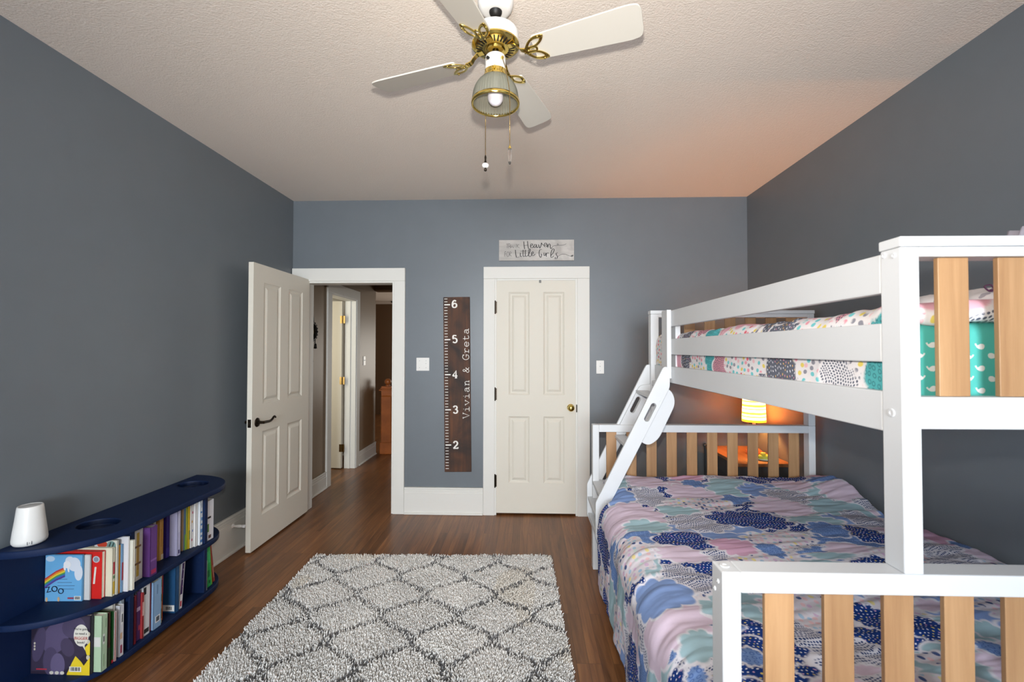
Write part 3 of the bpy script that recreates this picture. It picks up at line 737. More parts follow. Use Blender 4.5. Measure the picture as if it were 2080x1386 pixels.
bm = bmesh.new(); lathe(bm, [(.034, -.125), (.042, -.15), (.055, -.20), (.058, -.225), (.054, -.225), (.04, -.15), (.03, -.13)], 24); obj('glass_shade', bm, M['frost'], t, smooth=True)
t = empty('hall_light_switch', 'white light switch plate on the tan hall wall past the inner doorway', 'light switch', (HL, 5.72, 1.28))
bm = bmesh.new(); box(bm, 0, .006, -.036, .036, -.058, .058, bev=.002); obj('wall_plate', bm, M['white_plastic'], t)
bm = bmesh.new(); box(bm, .004, .016, -.005, .005, 0, .012, bev=.001); obj('toggle', bm, M['white_plastic'], t)

# ================================================================ BOOKCASE
def d_shape(xf, y0, y1, ry0, ry1, n=14):
    """flat back on the wall, straight front, elliptical ends (plan view)"""
    xb = XL+.006; d = xf-xb; pts = [(xb, y0)]
    for i in range(1, n+1):
        a = math.pi/2*i/n; pts.append((xb+d*math.sin(a), y0+ry0*(1-math.cos(a))))
    for i in range(n, -1, -1):
        a = math.pi/2*i/n; pts.append((xb+d*math.sin(a), y1-ry1*(1-math.cos(a))))
    return pts
bc = empty('bookcase', 'low navy blue bookcase with rounded ends standing against the left wall', 'bookcase', (XL, 2.25, 0))
def bpart(name, bm, m, parent=bc, **kw):
    o = obj(name, bm, m, parent, **kw); o.matrix_parent_inverse = Matrix.Translation((-XL, -2.25, 0)); return o
ell = lambda cx, cy, rx, ry, n=32: [(cx+rx*math.cos(2*math.pi*i/n), cy+ry*math.sin(2*math.pi*i/n)) for i in range(n)]
HOLES = [(-1.925, 1.995, .083, .066), (-1.945, 2.600, .083, .062)]
bm = prism(d_shape(-1.744, 1.695, 2.79, .30, .27), [ell(*h) for h in HOLES], .030, .005, Matrix.Translation((0, 0, .625))); bpart('top_board', bm, M['navy'])
for hx, hy, rx, ry in HOLES:
    bm = bmesh.new(); m = Matrix.Translation((hx, hy, 0)) @ Matrix.Diagonal((rx, ry, 1, 1))
    lathe(bm, [(1.0, .638), (1.0, .612), (0, .612)], 32, m); bpart('cup_recess', bm, M['navy_dark'], auto=40)
bm = prism(d_shape(-1.776, 1.72, 2.77, .28, .25), (), .026, .004, Matrix.Translation((0, 0, .332))); bpart('shelf', bm, M['navy'])
bm = prism(d_shape(-1.776, 1.72, 2.77, .28, .25), (), .030, .004, Matrix.Translation((0, 0, .060))); bpart('bottom_board', bm, M['navy'])
bm = prism(d_shape(-1.872, 1.80, 2.69, .2, .2), (), .045, .0, Matrix.Translation((0, 0, .0225))); bpart('plinth', bm, M['navy_dark'])
bm = bmesh.new(); box(bm, XL+.001, XL+.008, 1.72, 2.77, .05, .615); bpart('back_panel', bm, M['navy'])
for y in (2.018, 2.492):
    for z0, z1 in ((.0745, .319), (.345, .6105)):
        bm = bmesh.new(); box(bm, XL+.008, -1.785, y-.012, y+.012, z0, z1, bev=.003); bpart('divider', bm, M['navy'])

# white cone-shaped sound machine
SX, SY, SZ = -2.004, 1.782, .6405
t = empty('speaker', 'white tapered speaker with soft rounded base on the near end of the navy bookcase', 'speaker', (SX, SY, SZ))
bm = bmesh.new(); lathe(bm, [(0, .001), (.040, .001), (.047, .004), (.0525, .012), (.0535, .022), (.050, .055), (.0445, .10), (.0405, .138), (.039, .150), (.0375, .153), (.034, .153)], 48); obj('body', bm, M['white_plastic'], t, smooth=True)
bm = bmesh.new(); lathe(bm, [(.034, .153), (.033, .1505), (.0315, .1512), (0, .1520)], 40); obj('top_disc', bm, mat('grey_top_plastic', (196, 196, 194), .5), t, smooth=True)
bm = bmesh.new()
for a in (-.75, .75, 2.4, -2.4): ball(bm, (.0335*math.cos(a), .0335*math.sin(a), .1525), .0022, 8)
bmk = bmesh.new(); aa = R(-42)
for da, zz, ww, hh in ((-.115, .016, .0018, .012), (.115, .0165, .0018, .013), (0, .0165, .0028, .0022)):
    m = Matrix.Rotation(aa+da, 4, 'Z') @ Matrix.Translation((.0532, 0, zz)); box(bmk, -.0006, .0006, -ww/2, ww/2, -hh/2, hh/2, mtx=m)
bm.free(); obj('front_mark', bmk, mat('grey_print', (70, 70, 72), .5), t)

# ---------------------------------------------------------------- books
def book(label, group, y0, y1, xs, z0, h, w, cover, decor=(), lean=0., yaw=0., pages_top=True, spine_at_front=True, board=.0022):
    """upright book: thickness along y, spine (or fore-edge) at x = xs, cover facing the camera on its -y side"""
    th = y1-y0; w = min(w, xs-(XL+.011))
    t = empty('book', label, 'book', (xs-w/2, (y0+y1)/2, z0), yaw, group)
    if lean: t.rotation_euler = (lean, 0, yaw)
    mats = [cmat(cover)]; idx = {cover: 0}
    def mi(c):
        if c not in idx: idx[c] = len(mats); mats.append(cmat(c))
        return idx[c]
    bm = bmesh.new(); hx = w/2; b = min(board, th*.28)
    box(bm, -hx, hx, -th/2, -th/2+b, 0, h, bev=.0006, seg=1); box(bm, -hx, hx, th/2-b, th/2, 0, h, bev=.0006, seg=1)
    s = 1 if spine_at_front else -1
    box(bm, min(s*hx, s*(hx-b)), max(s*hx, s*(hx-b)), -th/2, th/2, 0, h, bev=.0006, seg=1)
    for di, d in enumerate(decor):
        k = d[0]; e_ = .00004*di
        if k == 'spine':      # band on the spine: z fractions, colour, optional y fractions
            _, a, e, c = d[:4]; ya, ye = d[4:6] if len(d) > 4 else (.06, .94)
            box(bm, hx-.0002, hx+.0004+e_, -th/2+th*ya, -th/2+th*ye, h*a, h*e, mi=mi(c))
        elif k == 'front':    # patch on the front cover: x fractions, z fractions, colour
            _, xa, xe, a, e, c = d; box(bm, -hx+w*xa, -hx+w*xe, -th/2-.0005-e_, -th/2+.0002, h*a, h*e, mi=mi(c))
        elif k == 'blob':     # rounded patch on the front cover
            _, x, z, rx, rz, c = d[:6]; ang = d[6] if len(d) > 6 else 0; lay = d[7] if len(d) > 7 else .0005
            P = [(rx*w*math.cos(q), rz*h*math.sin(q)) for q in [2*math.pi*i/24 for i in range(24)]]
            P = [(-hx+x*w+p[0]*math.cos(ang)-p[1]*math.sin(ang), z*h+p[0]*math.sin(ang)+p[1]*math.cos(ang)) for p in P]
            prism(P, (), .0004, 0, Matrix.Translation((0, -th/2-lay-e_, 0)) @ XZ, bm, mi(c))
        elif k == 'poly':
            _, P, c = d[:3]; lay = d[3] if len(d) > 3 else .0006
            prism([(-hx+p[0]*w, p[1]*h) for p in P], (), .0004, 0, Matrix.Translation((0, -th/2-lay-e_, 0)) @ XZ, bm, mi(c))
        elif k == 'text':
            _, s_, x, z, size, c = d[:6]; rot = d[6] if len(d) > 6 else 0
            text_mesh(bm, s_, size, (-hx+x*w, z*h), mi(c), rot=rot, y=-th/2-.0016-e_)
        elif k == 'stext':    # small lettering up the spine
            _, s_, z, size, c = d
            cu0 = bmesh.new(); text_mesh(cu0, s_, size, (0, 0), mi(c), rot=R(-90), y=0)
            bmesh.ops.transform(cu0, matrix=Matrix.Translation((hx+.0008, -size*.3, z*h)) @ Matrix.Rotation(R(90), 4, 'Z'), verts=cu0.verts)
            me = bpy.data.meshes.new('tmp'); cu0.to_mesh(me); cu0.free(); bm.from_mesh(me); bpy.data.meshes.remove(me)
        elif k == 'bars':     # bar code on the front cover
            _, x, z, ww, hh = d; box(bm, -hx+w*x, -hx+w*(x+ww), -th/2-.0010-e_, -th/2, h*z, h*(z+hh), mi=mi('#f2f0ea'))
            for q in range(9): box(bm, -hx+w*(x+ww*(.1+.09*q)), -hx+w*(x+ww*(.1+.09*q))+w*ww*(.03+.02*(q % 3)), -th/2-.0014-e_, -th/2, h*(z+hh*.2), h*(z+hh*.9), mi=mi('#222222'))
        elif k == 'sbars':
            _, z, c = d; box(bm, hx-.0002, hx+.0006+e_, -th/2+th*.15, -th/2+th*.85, h*z, h*z+.020, mi=mi(c))
    bmesh.ops.recalc_face_normals(bm, faces=bm.faces)
    me = bpy.data.meshes.new('cover'); bm.to_mesh(me); bm.free(); link('cover', me, mats, t)
    bm = bmesh.new(); box(bm, -hx+(.001 if s > 0 else b), hx-(b if s > 0 else .0012), -th/2+b, th/2-b, .003, h-.003); obj('pages', bm, M['paper'], t)
    return t
ZS, ZL = .3455, .0757
G1 = 'picture books in the upper middle bay of the bookcase'
def up(i, label, y0, y1, xs, h, cover, *decor, w=.17): book(label, G1, y0, y1, xs, ZS, h, w, cover, decor)
up(1, 'white paperback with yellow marks on its spine, first in the upper middle bay', 2.054, 2.108, -1.815, .246, '#e9e6dc', ('spine', .08, .9, '#d9b64a', .35, .62), ('spine', .2, .75, '#b98f5c', .44, .55), ('spine', .3, .34, '#8b6a4a', .2, .8), ('spine', .62, .66, '#8b6a4a', .2, .8))
up(2, 'thick purple book standing second in the upper middle bay', 2.112, 2.152, -1.782, .232, '#6a3f86', ('spine', .0, .12, '#57306f', 0, 1), ('spine', .30, .34, '#8f64ab'), ('sbars', .04, '#b0305a'))
up(3, 'yellow book with magenta foot leaning behind the purple book', 2.165, 2.184, -1.86, .254, '#f0bd2f', ('spine', .0, .45, '#c0245e', 0, 1))
up(4, 'teal book in the upper middle bay between the yellow and grey books', 2.196, 2.218, -1.90, .205, '#1f88a8', ('spine', .15, .25, '#0f5c76', 0, 1))
up(5, 'grey book set far back in the upper middle bay', 2.230, 2.244, -1.925, .225, '#75767a', ('spine', .3, .7, '#54585c', 0, 1))
up(6, 'cream book set back beside the tan book', 2.250, 2.268, -1.885, .232, '#e8e3d8', ('spine', .75, .8, '#a9a294'))
up(7, 'tan orange book with pale foot in the upper middle bay', 2.272, 2.300, -1.872, .225, '#dba44e', ('spine', .0, .12, '#efe2c6', .5, 1), ('spine', .3, .7, '#c98c38', .4, .6))
up(8, 'large dark purple book in the middle of the upper bay', 2.304, 2.328, -1.862, .242, '#2d1c74', ('spine', .0, .2, '#3b2a8c', 0, 1))
up(9, 'lavender white book with a dark foot mark beside the dark purple book', 2.330, 2.352, -1.822, .240, '#c9c6e6', ('spine', .04, .12, '#332a66', .3, .7), ('spine', .5, .9, '#d9d7ee', .2, .8))
up(10, 'grey green patterned book in the upper middle bay', 2.356, 2.376, -1.842, .232, '#8f9c84', ('spine', .1, .3, '#5d7358', .2, .8), ('spine', .4, .55, '#b9b5a2', .2, .8), ('spine', .7, .9, '#6a7a60', .2, .8))
up(11, 'thin dark brown book in the upper middle bay', 2.378, 2.386, -1.845, .236, '#4a2f20')
up(12, 'thin tan spined book next to the dark brown one', 2.387, 2.396, -1.84, .238, '#d9b58a')
up(13, 'thin blue green spined book in the upper middle bay', 2.397, 2.406, -1.835, .238, '#6f8fae', ('spine', .0, .35, '#7fb24a', 0, 1))
up(14, 'thin lime and olive book in the upper middle bay', 2.407, 2.414, -1.83, .242, '#a4a83a')
up(15, 'yellow spined book near the far end of the upper middle bay', 2.415, 2.424, -1.826, .244, '#e2bb2c', ('spine', .2, .4, '#8a8f2a', 0, 1))
up(16, 'white book with small coloured flowers on its spine', 2.425, 2.440, -1.82, .244, '#ece7e2', ('spine', .15, .2, '#c24a6a', .2, .6), ('spine', .35, .4, '#7a8fc0', .4, .8), ('spine', .55, .6, '#d9a040', .2, .6), ('spine', .75, .8, '#c24a6a', .4, .8))
up(17, 'thick plain white book beside the blue patterned one', 2.442, 2.458, -1.808, .246, '#efece8')
up(18, 'white book with blue pattern, last before the far divider', 2.460, 2.4785, -1.796, .242, '#e8edf2', ('spine', .06, .12, '#4f86c6', .1, .9), ('spine', .18, .22, '#4f86c6', .2, .8), ('spine', .28, .36, '#6a9ad0', .1, .9), ('spine', .44, .48, '#4f86c6', .2, .8), ('spine', .55, .62, '#6a9ad0', .3, .9), ('spine', .72, .76, '#4f86c6', .1, .7), ('spine', .84, .94, '#b9c2cc', .3, .7))
G2 = 'picture books in the lower middle bay of the bookcase'
def lo(label, y0, y1, xs, h, cover, *decor, lean=0, w=.17): book(label, G2, y0, y1, xs, ZL, h, w, cover, decor, lean)
lo('maroon book, first in the lower middle bay', 2.036, 2.050, -1.79, .220, '#7c1c30', ('spine', .1, .9, '#5c1424', .3, .7))
lo('thin slate blue book second in the lower middle bay', 2.051, 2.060, -1.80, .226, '#5f6d84')
lo('purple book in the lower middle bay with a pale band', 2.061, 2.082, -1.80, .224, '#5b3a78', ('spine', .6, .68, '#cdb9dc'), ('spine', .2, .3, '#b84a64', .5, 1))
lo('thin red book beside the purple one in the lower middle bay', 2.083, 2.091, -1.79, .210, '#b03a3c', ('spine', .5, .8, '#d9b0a8', 0, 1))
lo('thick white book with a small dark cap in the lower middle bay', 2.093, 2.130, -1.795, .236, '#e6e4e6', ('spine', .82, .96, '#23262b', .0, .4), ('sbars', .05, '#333333'))
lo('thin dark red book between white and light blue books', 2.131, 2.143, -1.80, .236, '#9c2430')
lo('wide light blue book with a printed label in the lower middle bay', 2.145, 2.192, -1.79, .226, '#8fb2d6', ('spine', .12, .26, '#eef0f2', .25, .85), ('spine', .14, .24, '#5a5f68', .35, .75), ('spine', .72, .92, '#6f90b4', .4, .55))
lo('cream and green patterned book in the lower middle bay', 2.194, 2.208, -1.80, .236, '#d9d8b4', ('spine', .1, .3, '#5c8a58', .1, .9), ('spine', .45, .6, '#5c8a58', .1, .9), ('spine', .75, .9, '#8aa070', .1, .9))
lo('orange red book with a rounded red top in the lower middle bay', 2.212, 2.232, -1.815, .238, '#dd5a22', ('spine', .55, .97, '#b32a3c', 0, 1))
lo('large dark teal blue book with bar code label in the lower middle bay', 2.288, 2.312, -1.795, .238, '#23507a', ('front', .60, .97, .04, .17, '#e9e8e2'), ('bars', .68, .05, .24, .10))
lo('white book with a dark night sky cover leaning in the lower middle bay', 2.318, 2.340, -1.80, .240, '#ebe9ec', ('spine', .30, .95, '#3a2156', .1, .72), ('spine', .6, .63, '#f2e8f0', .3, .4), ('spine', .8, .83, '#f2e8f0', .4, .5), ('spine', .45, .47, '#d98ab4', .5, .6), ('spine', .05, .16, '#c02a3c', .3, .7), lean=R(-5))
lo('plain white book behind the night sky book in the lower middle bay', 2.345, 2.356, -1.815, .225, '#e4e2de', lean=R(-5))
G3 = 'books in the rounded far end of the bookcase'
book('white book with a black hat mark standing in the rounded far end upper shelf', G3, 2.514, 2.566, -1.795, ZS, .222, .16, '#e9e8ee', (('spine', .55, .60, '#1c1c1e', .05, .55), ('spine', .22, .42, '#5c8a3c', .0, .25), ('spine', .05, .13, '#6a4a48', .2, .6)))
book('thin white booklet against the far divider lower shelf', G3, 2.507, 2.512, -1.79, ZL, .165, .14, '#e6e4dc')
book('bright green book leaning on the far divider lower shelf', G3, 2.532, 2.566, -1.80, ZL+.004, .225, .165, '#2fae5a', (('spine', .08, .16, '#145c34', .3, .6), ('spine', .25, .42, '#1b7a44', .1, .6), ('spine', .6, .9, '#46c878', .1, .9)), R(5))
book('yellow edged thin book next to the green one in the far end', G3, 2.570, 2.577, -1.805, ZL+.001, .215, .165, '#d2d23c', (), R(5.5))
book('red book leaning in the rounded far end lower shelf', G3, 2.597, 2.613, -1.815, ZL+.002, .250, .15, '#b5524a', (('spine', .1, .4, '#c98a78', .2, .8),), R(9))
book('pink white paperback leaning outermost in the far end lower shelf', G3, 2.622, 2.634, -1.83, ZL+.002, .205, .14, '#e2c4b8', (('spine', .1, .5, '#b89088', .3, .7),), R(10.5))
# the near bay: covers face the camera
G4 = 'picture books facing the room in the upper near bay'
def near(label, grp, y0, y1, xs, z0, h, w, cover, *decor, lean=0., yaw=0., sp=True): return book(label, grp, y0, y1, xs, z0, h, w, cover, decor, lean, yaw, spine_at_front=sp)
rain = [('#c23a3a', 0), ('#e08a34', 1), ('#e6cf3e', 2), ('#4c9a58', 3), ('#3a6cb8', 4), ('#5a3c92', 5)]
near('sky blue picture book with a rainbow and ZOO lettering facing out', G4, 1.899, 1.907, -1.902, ZS, .196, .162, '#6fb2e2',
     ('blob', .78, .80, .17, .15, '#e2e8f2'), ('blob', .90, .62, .11, .17, '#e2e8f2'), ('blob', .66, .88, .12, .09, '#e2e8f2'), ('blob', .14, .92, .12, .06, '#c2d8ec'),
     *[('poly', [(.0, .46-.036*k), (.0, .496-.036*k), (.30, .66-.036*k), (.54, .745-.036*k), (.54, .709-.036*k), (.30, .624-.036*k)], c) for c, k in rain],
     ('blob', .60, .80, .10, .08, '#f4f4f6', .4, .0011), ('blob', .53, .73, .03, .06, '#f4f4f6', .2, .0011), ('blob', .63, .70, .025, .07, '#f4f4f6', .2, .0011),
     ('text', 'Z', .12, .20, .034, '#16203a', .25), ('text', 'O', .27, .21, .036, '#16203a', 0), ('text', 'O', .42, .17, .034, '#16203a', -.3),
     ('front', .28, .60, .475, .482, '#4a6a90'), ('front', .34, .72, .405, .412, '#4a6a90'), ('front', .34, .80, .335, .342, '#4a6a90'), ('front', .45, .78, .265, .272, '#4a6a90'),
     ('front', .62, .78, .055, .085, '#a8324a'), ('bars', .80, .03, .17, .085), ('blob', .06, .04, .03, .05, '#d9b48a'), ('blob', .38, .05, .03, .05, '#d9b48a'), yaw=R(2))
near('white book standing behind the sky blue picture book', G4, 1.912, 1.918, -1.878, ZS, .192, .17, '#dcdad8')
near('red picture book with an orange carrot on its cover facing out', G4, 1.922, 1.938, -1.836, ZS, .202, .205, '#d6241f',
     ('blob', .60, .62, .055, .24, '#e2742a', .10), ('blob', .66, .20, .09, .07, '#3f7a4a'), ('blob', .60, .14, .03, .08, '#2f6a3c'), ('blob', .72, .14, .03, .08, '#2f6a3c'), ('blob', .52, .56, .03, .06, '#e8c23a'), ('blob', .50, .64, .03, .04, '#f0ece4'), ('blob', .88, .84, .075, .07, '#c9ccd2'), ('blob', .88, .84, .05, .05, '#8a94a4', 0, .0011), ('poly', [(.82, .32), (.86, .32), (.89, .68), (.85, .68)], '#e8e4da'), sp=False)
near('cream picture book with red and yellow toys along its edge', G4, 1.942, 1.954, -1.806, ZS, .210, .21, '#e9e2c8', ('spine', .04, .30, '#d9b43a', .1, .9), ('spine', .45, .70, '#c2283a', .2, .8), ('spine', .36, .42, '#6a8a5a', .2, .9), sp=True)
near('picture book with striped cat cover behind the red book', G4, 1.957, 1.964, -1.80, ZS, .236, .23, '#e6e2d2', ('front', .3, .55, .86, .98, '#7a7468'), ('front', .55, .66, .86, .99, '#e2dfe0'), ('blob', .70, .93, .10, .06, '#c8442a'), ('blob', .88, .90, .09, .09, '#7a9a94'), ('poly', [(.82, .86), (.84, .86), (.88, .97), (.86, .97)], '#26302e', .0011), ('poly', [(.88, .84), (.90, .84), (.94, .96), (.92, .96)], '#26302e', .0011))
near('orange spined book in the upper near bay', G4, 1.967, 1.973, -1.80, ZS, .212, .20, '#e8a032')
near('blue and red spined book in the upper near bay', G4, 1.975, 1.982, -1.795, ZS, .212, .20, '#86b0d8', ('spine', .25, .62, '#a02c3c', 0, 1))
near('tall white picture book in the upper near bay', G4, 1.984, 1.991, -1.775, ZS, .242, .215, '#e8e6e8', sp=False)
near('thick cream white book against the near divider upper shelf', G4, 1.994, 2.004, -1.762, ZS, .222, .20, '#e6e3d4', sp=False)
G5 = 'picture books facing the room in the lower near bay'
near('large picture book with purple grey elephant legs and speech bubble facing out', G5, 1.846, 1.860, -1.806, ZL, .243, .262, '#2c2436',
     ('poly', [(.02, .05), (.02, .55), (.20, .98), (.98, .98), (.98, .40), (.55, .05)], '#3a3248', .0004), ('blob', .42, .62, .20, .30, '#5c5272', -.5), ('blob', .34, .22, .13, .24, '#4e4562'), ('blob', .46, .16, .12, .20, '#665c7e', 0, .0008), ('blob', .14, .50, .10, .30, '#4e4562', -.2), ('blob', .62, .46, .11, .16, '#4a415c', .4, .0008), ('blob', .72, .80, .20, .18, '#4e4562', .3),
     *[('blob', .36+.09*k, .03, .035, .028, '#d8d2c4', 0, .0012) for k in range(3)], *[('blob', .97, .30+.13*k, .03, .04, '#cfc8b4', 0, .0012) for k in range(4)], *[('blob', .07, .42+.05*k, .015, .02, '#cfc8b4', 0, .0012) for k in range(3)],
     ('poly', [(.62, .02), (.70, .20), (.76, .32), (.86, .22), (.90, .16), (1.0, .30), (1.0, .0), (.62, .0)], '#ecd02c', .0010), ('poly', [(.95, .34), (1.0, .34), (1.0, .56), (.91, .46)], '#ecd02c', .0010),
     ('blob', .85, .67, .125, .185, '#e8e4d8', 0, .0012), ('poly', [(.86, .52), (.91, .52), (.92, .42)], '#e8e4d8', .0012),
     ('text', "We're going", .85, .76, .0125, '#1e1c22'), ('text', 'to need a', .85, .685, .0130, '#1e1c22'), ('text', 'BIGGER', .85, .60, .0170, '#b82c22'), ('text', 'book!', .85, .535, .0140, '#1e1c22'),
     ('bars', .66, .055, .20, .085), ('front', .10, .28, .075, .095, '#b03040'))
near('pale green picture book beside the elephant book', G5, 1.864, 1.890, -1.775, ZL, .232, .20, '#bcd6b4', ('front', .8, .97, .45, .62, '#e8e8e0'), ('spine', .48, .66, '#e9ebe4', .2, .5), ('spine', .52, .62, '#5a5f5a', .25, .45), ('spine', .08, .30, '#9ab892', .3, .45), ('spine', .76, .92, '#9ab892', .6, .75))
near('dark brown book behind the pale green one lower near bay', G5, 1.893, 1.904, -1.775, ZL, .228, .20, '#4c2a24', ('spine', .0, .35, '#2c3a28', 0, 1))
near('white thin book in the lower near bay', G5, 1.907, 1.914, -1.79, ZL, .205, .20, '#dfe2e4')
near('green picture book in the lower near bay', G5, 1.917, 1.926, -1.782, ZL, .218, .20, '#1f7a38', ('spine', .0, .06, '#c2283a', 0, 1))
near('thin red edged white book in the lower near bay', G5, 1.929, 1.937, -1.778, ZL, .212, .20, '#e6d8d2', ('spine', .0, .99, '#b83a3c', 0, .25))
near('large cream book standing tall in the lower near bay', G5, 1.941, 1.952, -1.80, ZL, .238, .22, '#e2dcd0')
near('white book with printed code on its edge in the lower near bay', G5, 1.956, 1.976, -1.782, ZL, .222, .20, '#dfe0e6', ('spine', .62, .86, '#f2f2f0', .3, .8), ('spine', .66, .82, '#55585e', .4, .7), ('spine', .06, .22, '#a03a58', .2, .6), ('spine', .34, .46, '#d9b494', .1, .6))
near('grey blue book against the near divider lower shelf', G5, 1.982, 1.996, -1.80, ZL, .238, .20, '#b8c4cc', ('spine', .7, .95, '#8fa0ac', .3, .7))

# ================================================================ BUNK BED
BX, BY = .437, 1.044; W, L = 1.425, 2.0
bed = empty('bunk_bed', 'white wooden twin over full bunk bed with natural wood slats against the right wall', 'bunk bed', (BX, BY, 0), .006)
def bp(name, x0, x1, y0, y1, z0, z1, m='bed_white', bev=.003):
    bm = bmesh.new(); cx, cy, cz = (x0+x1)/2, (y0+y1)/2, (z0+z1)/2
    box(bm, x0-cx, x1-cx, y0-cy, y1-cy, z0-cz, z1-cz, bev=bev)
    o = obj(name, bm, M[m], bed); o.location = (cx, cy, cz); return o
PW, PD = .042, .058
UX = .400
for y0 in (0, L-PD):
    far = y0 > 0; top = .935 if far else .926
    bp('post', 0, PW, y0, y0+PD, 0, top-.0005); bp('post', W-PW, W, y0, y0+PD, 0, top-.0005)
    bp('end_rail', PW, W-PW, y0, y0+PD, top-.047, top); bp('end_rail', PW, W-PW, y0+.012, y0+.046, .27, .36)
    for k in range(10):
        c = .1235+.1302*k if far else .132+.1318*k; bp('slat', c-.0325, c+.0325, y0+.012, y0+.024, .36, top-.047, 'slat', .0015)
    ux = UX-.022 if far else UX
    for a in (ux, W-PW): bp('post', a, a+(.052 if far and a == ux else PW), y0, y0+PD, top, 1.6565)
    bp('top_cap', ux-.002, W+.002, y0-.003, y0+PD+.003, 1.657, 1.680); bp('end_rail', ux+PW, W-PW, y0, y0+PD, 1.634, 1.6565)
    bp('end_rail', ux+PW, W-PW, y0+.002, y0+.040, 1.247, 1.319)
    for k in range(7):
        c = .502+.131*k if far else .5265+.1325*k
        bp('slat', c-.034, c+.034, y0+.012, y0+.024, 1.3195, 1.6335, 'slat', .0015)
bp('side_rail', .010, .032, PD, L-PD, .27, .40); bp('side_rail', W-.032, W-.010, PD, L-PD, .27, .40)
bp('side_rail', UX+.002, UX+.026, PD+.003, L-PD, 1.233, 1.327); bp('side_rail', W-.028, W-.004, PD+.003, L-PD, 1.233, 1.327)
bp('guard_rail', UX+.002, UX+.026, PD+.003, 1.690, 1.558, 1.651); bp('guard_rail', UX+.002, UX+.026, PD+.003, 1.690, 1.396, 1.487)
bp('guard_post', UX-.024, UX+.0015, 1.600, 1.702, 1.258, 1.655); bp('guard_post', UX+.0265, UX+.056, 1.606, 1.688, 1.240, 1.640)
bp('slat_base', .034, W-.034, PD+.01, L-PD-.01, .335, .350); bp('slat_base', UX+.028, W-.030, PD+.01, L-PD-.01, 1.238, 1.252)
def bolt(x, y, z, axis, r=.0095):
    bm = bmesh.new(); m = {'-y': Matrix.Rotation(R(90), 4, 'X'), '-x': Matrix.Rotation(R(-90), 4, 'Y'), 'z': Matrix.Identity(4)}[axis]
    lathe(bm, [(r, 0), (r*1.05, .0012), (r*.9, .0026), (r*.45, .0026), (r*.40, .0008), (0, .0008)], 18, m)
    o = obj('bolt', bm, M['bed_white'], bed, auto=40); o.location = (x, y, z)
for z in (1.306, 1.254): bolt(UX+.022, 0, z, '-y')
bolt(UX, .030, 1.280, '-x'); bolt(UX, .018, 1.640, '-x', .006); bolt(UX, .046, 1.645, '-x', .006)
bolt(.018, .030, .926, 'z', .011); bolt(0, .022, .895, '-x', .005); bolt(0, .040, .870, '-x', .005); bolt(.012, L-.03, .935, 'z', .008)

# ladder hooked on the upper rail
lad = empty('bunk_ladder', 'white slanted wooden ladder leaning from the upper bunk rail to the lower bed side', 'ladder', (.393, 2.83, 0))
def lpart(name, bm, m=None, **kw):
    o = obj(name, bm, m or M['bed_white'], lad, **kw); o.matrix_parent_inverse = Matrix.Translation((-.393, -2.83, 0)); return o
prof = [(.393, .542), (.393, .345), (.424, .262), (.452, .262), (.470, .530), (.498, .579), (.819, 1.205), (.819, 1.302), (.805, 1.326), (.785, 1.326), (.770, 1.300)]
prof = rounded(prof, [.01, .01, .01, .01, .02, .02, .02, .016, .012, .012, .03])
dvec = Vector((.452, .892)); nvec = Vector((.892, -.452))
def slot(c, hl, r, n=8):
    c = Vector(c); P = []
    for s, a0 in ((1, 0), (-1, math.pi)):
        for i in range(n+1):
            a = a0+math.pi*i/n; P.append(tuple(c+dvec*(s*hl)+(nvec*math.cos(a)+dvec*math.sin(a))*r))
    return P
sl = slot((.7065, 1.0635), .042, .0155)
pad = [(.600, .925), (.700, .866), (.760, .905), (.862, 1.120), (.828, 1.205), (.735, 1.190)]
pad = rounded(pad, [.02, .030, .045, .05, .045, .02])
for y, s in ((2.656, 1), (3.031, -1)):
    bm = prism(prof, [sl], .022, .0025, Matrix.Translation((0, y, 0)) @ XZ); lpart('stringer', bm)
    bm = prism(pad, [sl], .018, .003, Matrix.Translation((0, y+s*.0202, 0)) @ XZ); lpart('grip_board', bm)
for z, x0, x1 in ((1.160, .712, .785), (.868, .572, .640), (.572, .424, .520), (.462, .397, .470), (.355, .400, .462)):
    bm = bmesh.new(); box(bm, x0, x1, 2.667, 3.020, z-.020, z, bev=.002); lpart('tread', bm)
bm = bmesh.new(); box(bm, .800, .836, 2.90, 2.96, 1.195, 1.226, bev=.004); lpart('hook_block', bm)
for z, x in ((1.125, .765), (.545, .455)):
    bm = bmesh.new(); lathe(bm, [(.006, 0), (.0055, .0015), (0, .0015)], 14, Matrix.Translation((x, 2.645, z)) @ Matrix.Rotation(R(90), 4, 'X')); lpart('bolt', bm)

# ---------------------------------------------------------------- mattresses
def mattress(label, x0, x1, y0, y1, z0, z1, m):
    t = empty('mattress', label, 'mattress', ((x0+x1)/2, (y0+y1)/2, z0)); w, l, h = x1-x0, y1-y0, z1-z0
    bm = bmesh.new(); box(bm, -w/2, w/2, -l/2, l/2, 0, h, bev=.035, seg=4); sh = obj('fitted_sheet', bm, m, t, smooth=True); return t, sh
def whale_shape(s, flip):
    P = [(-.50, .02), (-.46, .24), (-.28, .36), (-.02, .34), (.18, .20), (.30, .10), (.42, .16), (.50, .34), (.56, .28), (.66, .30), (.60, .12), (.48, -.02), (.34, -.18), (.10, -.30), (-.20, -.32), (-.42, -.20)]
    return [(x*s*(-1 if flip else 1), z*s) for x, z in P][::(-1 if flip else 1)]
mt, sh = mattress('twin mattress under a teal whale print sheet on the upper bunk', .872, 1.826, 1.118, 2.955, 1.2535, 1.492, M['teal_sheet'])
bm = bmesh.new(); rnd = random.Random(3)
w2, l2 = (1.826-.872)/2, (2.955-1.118)/2
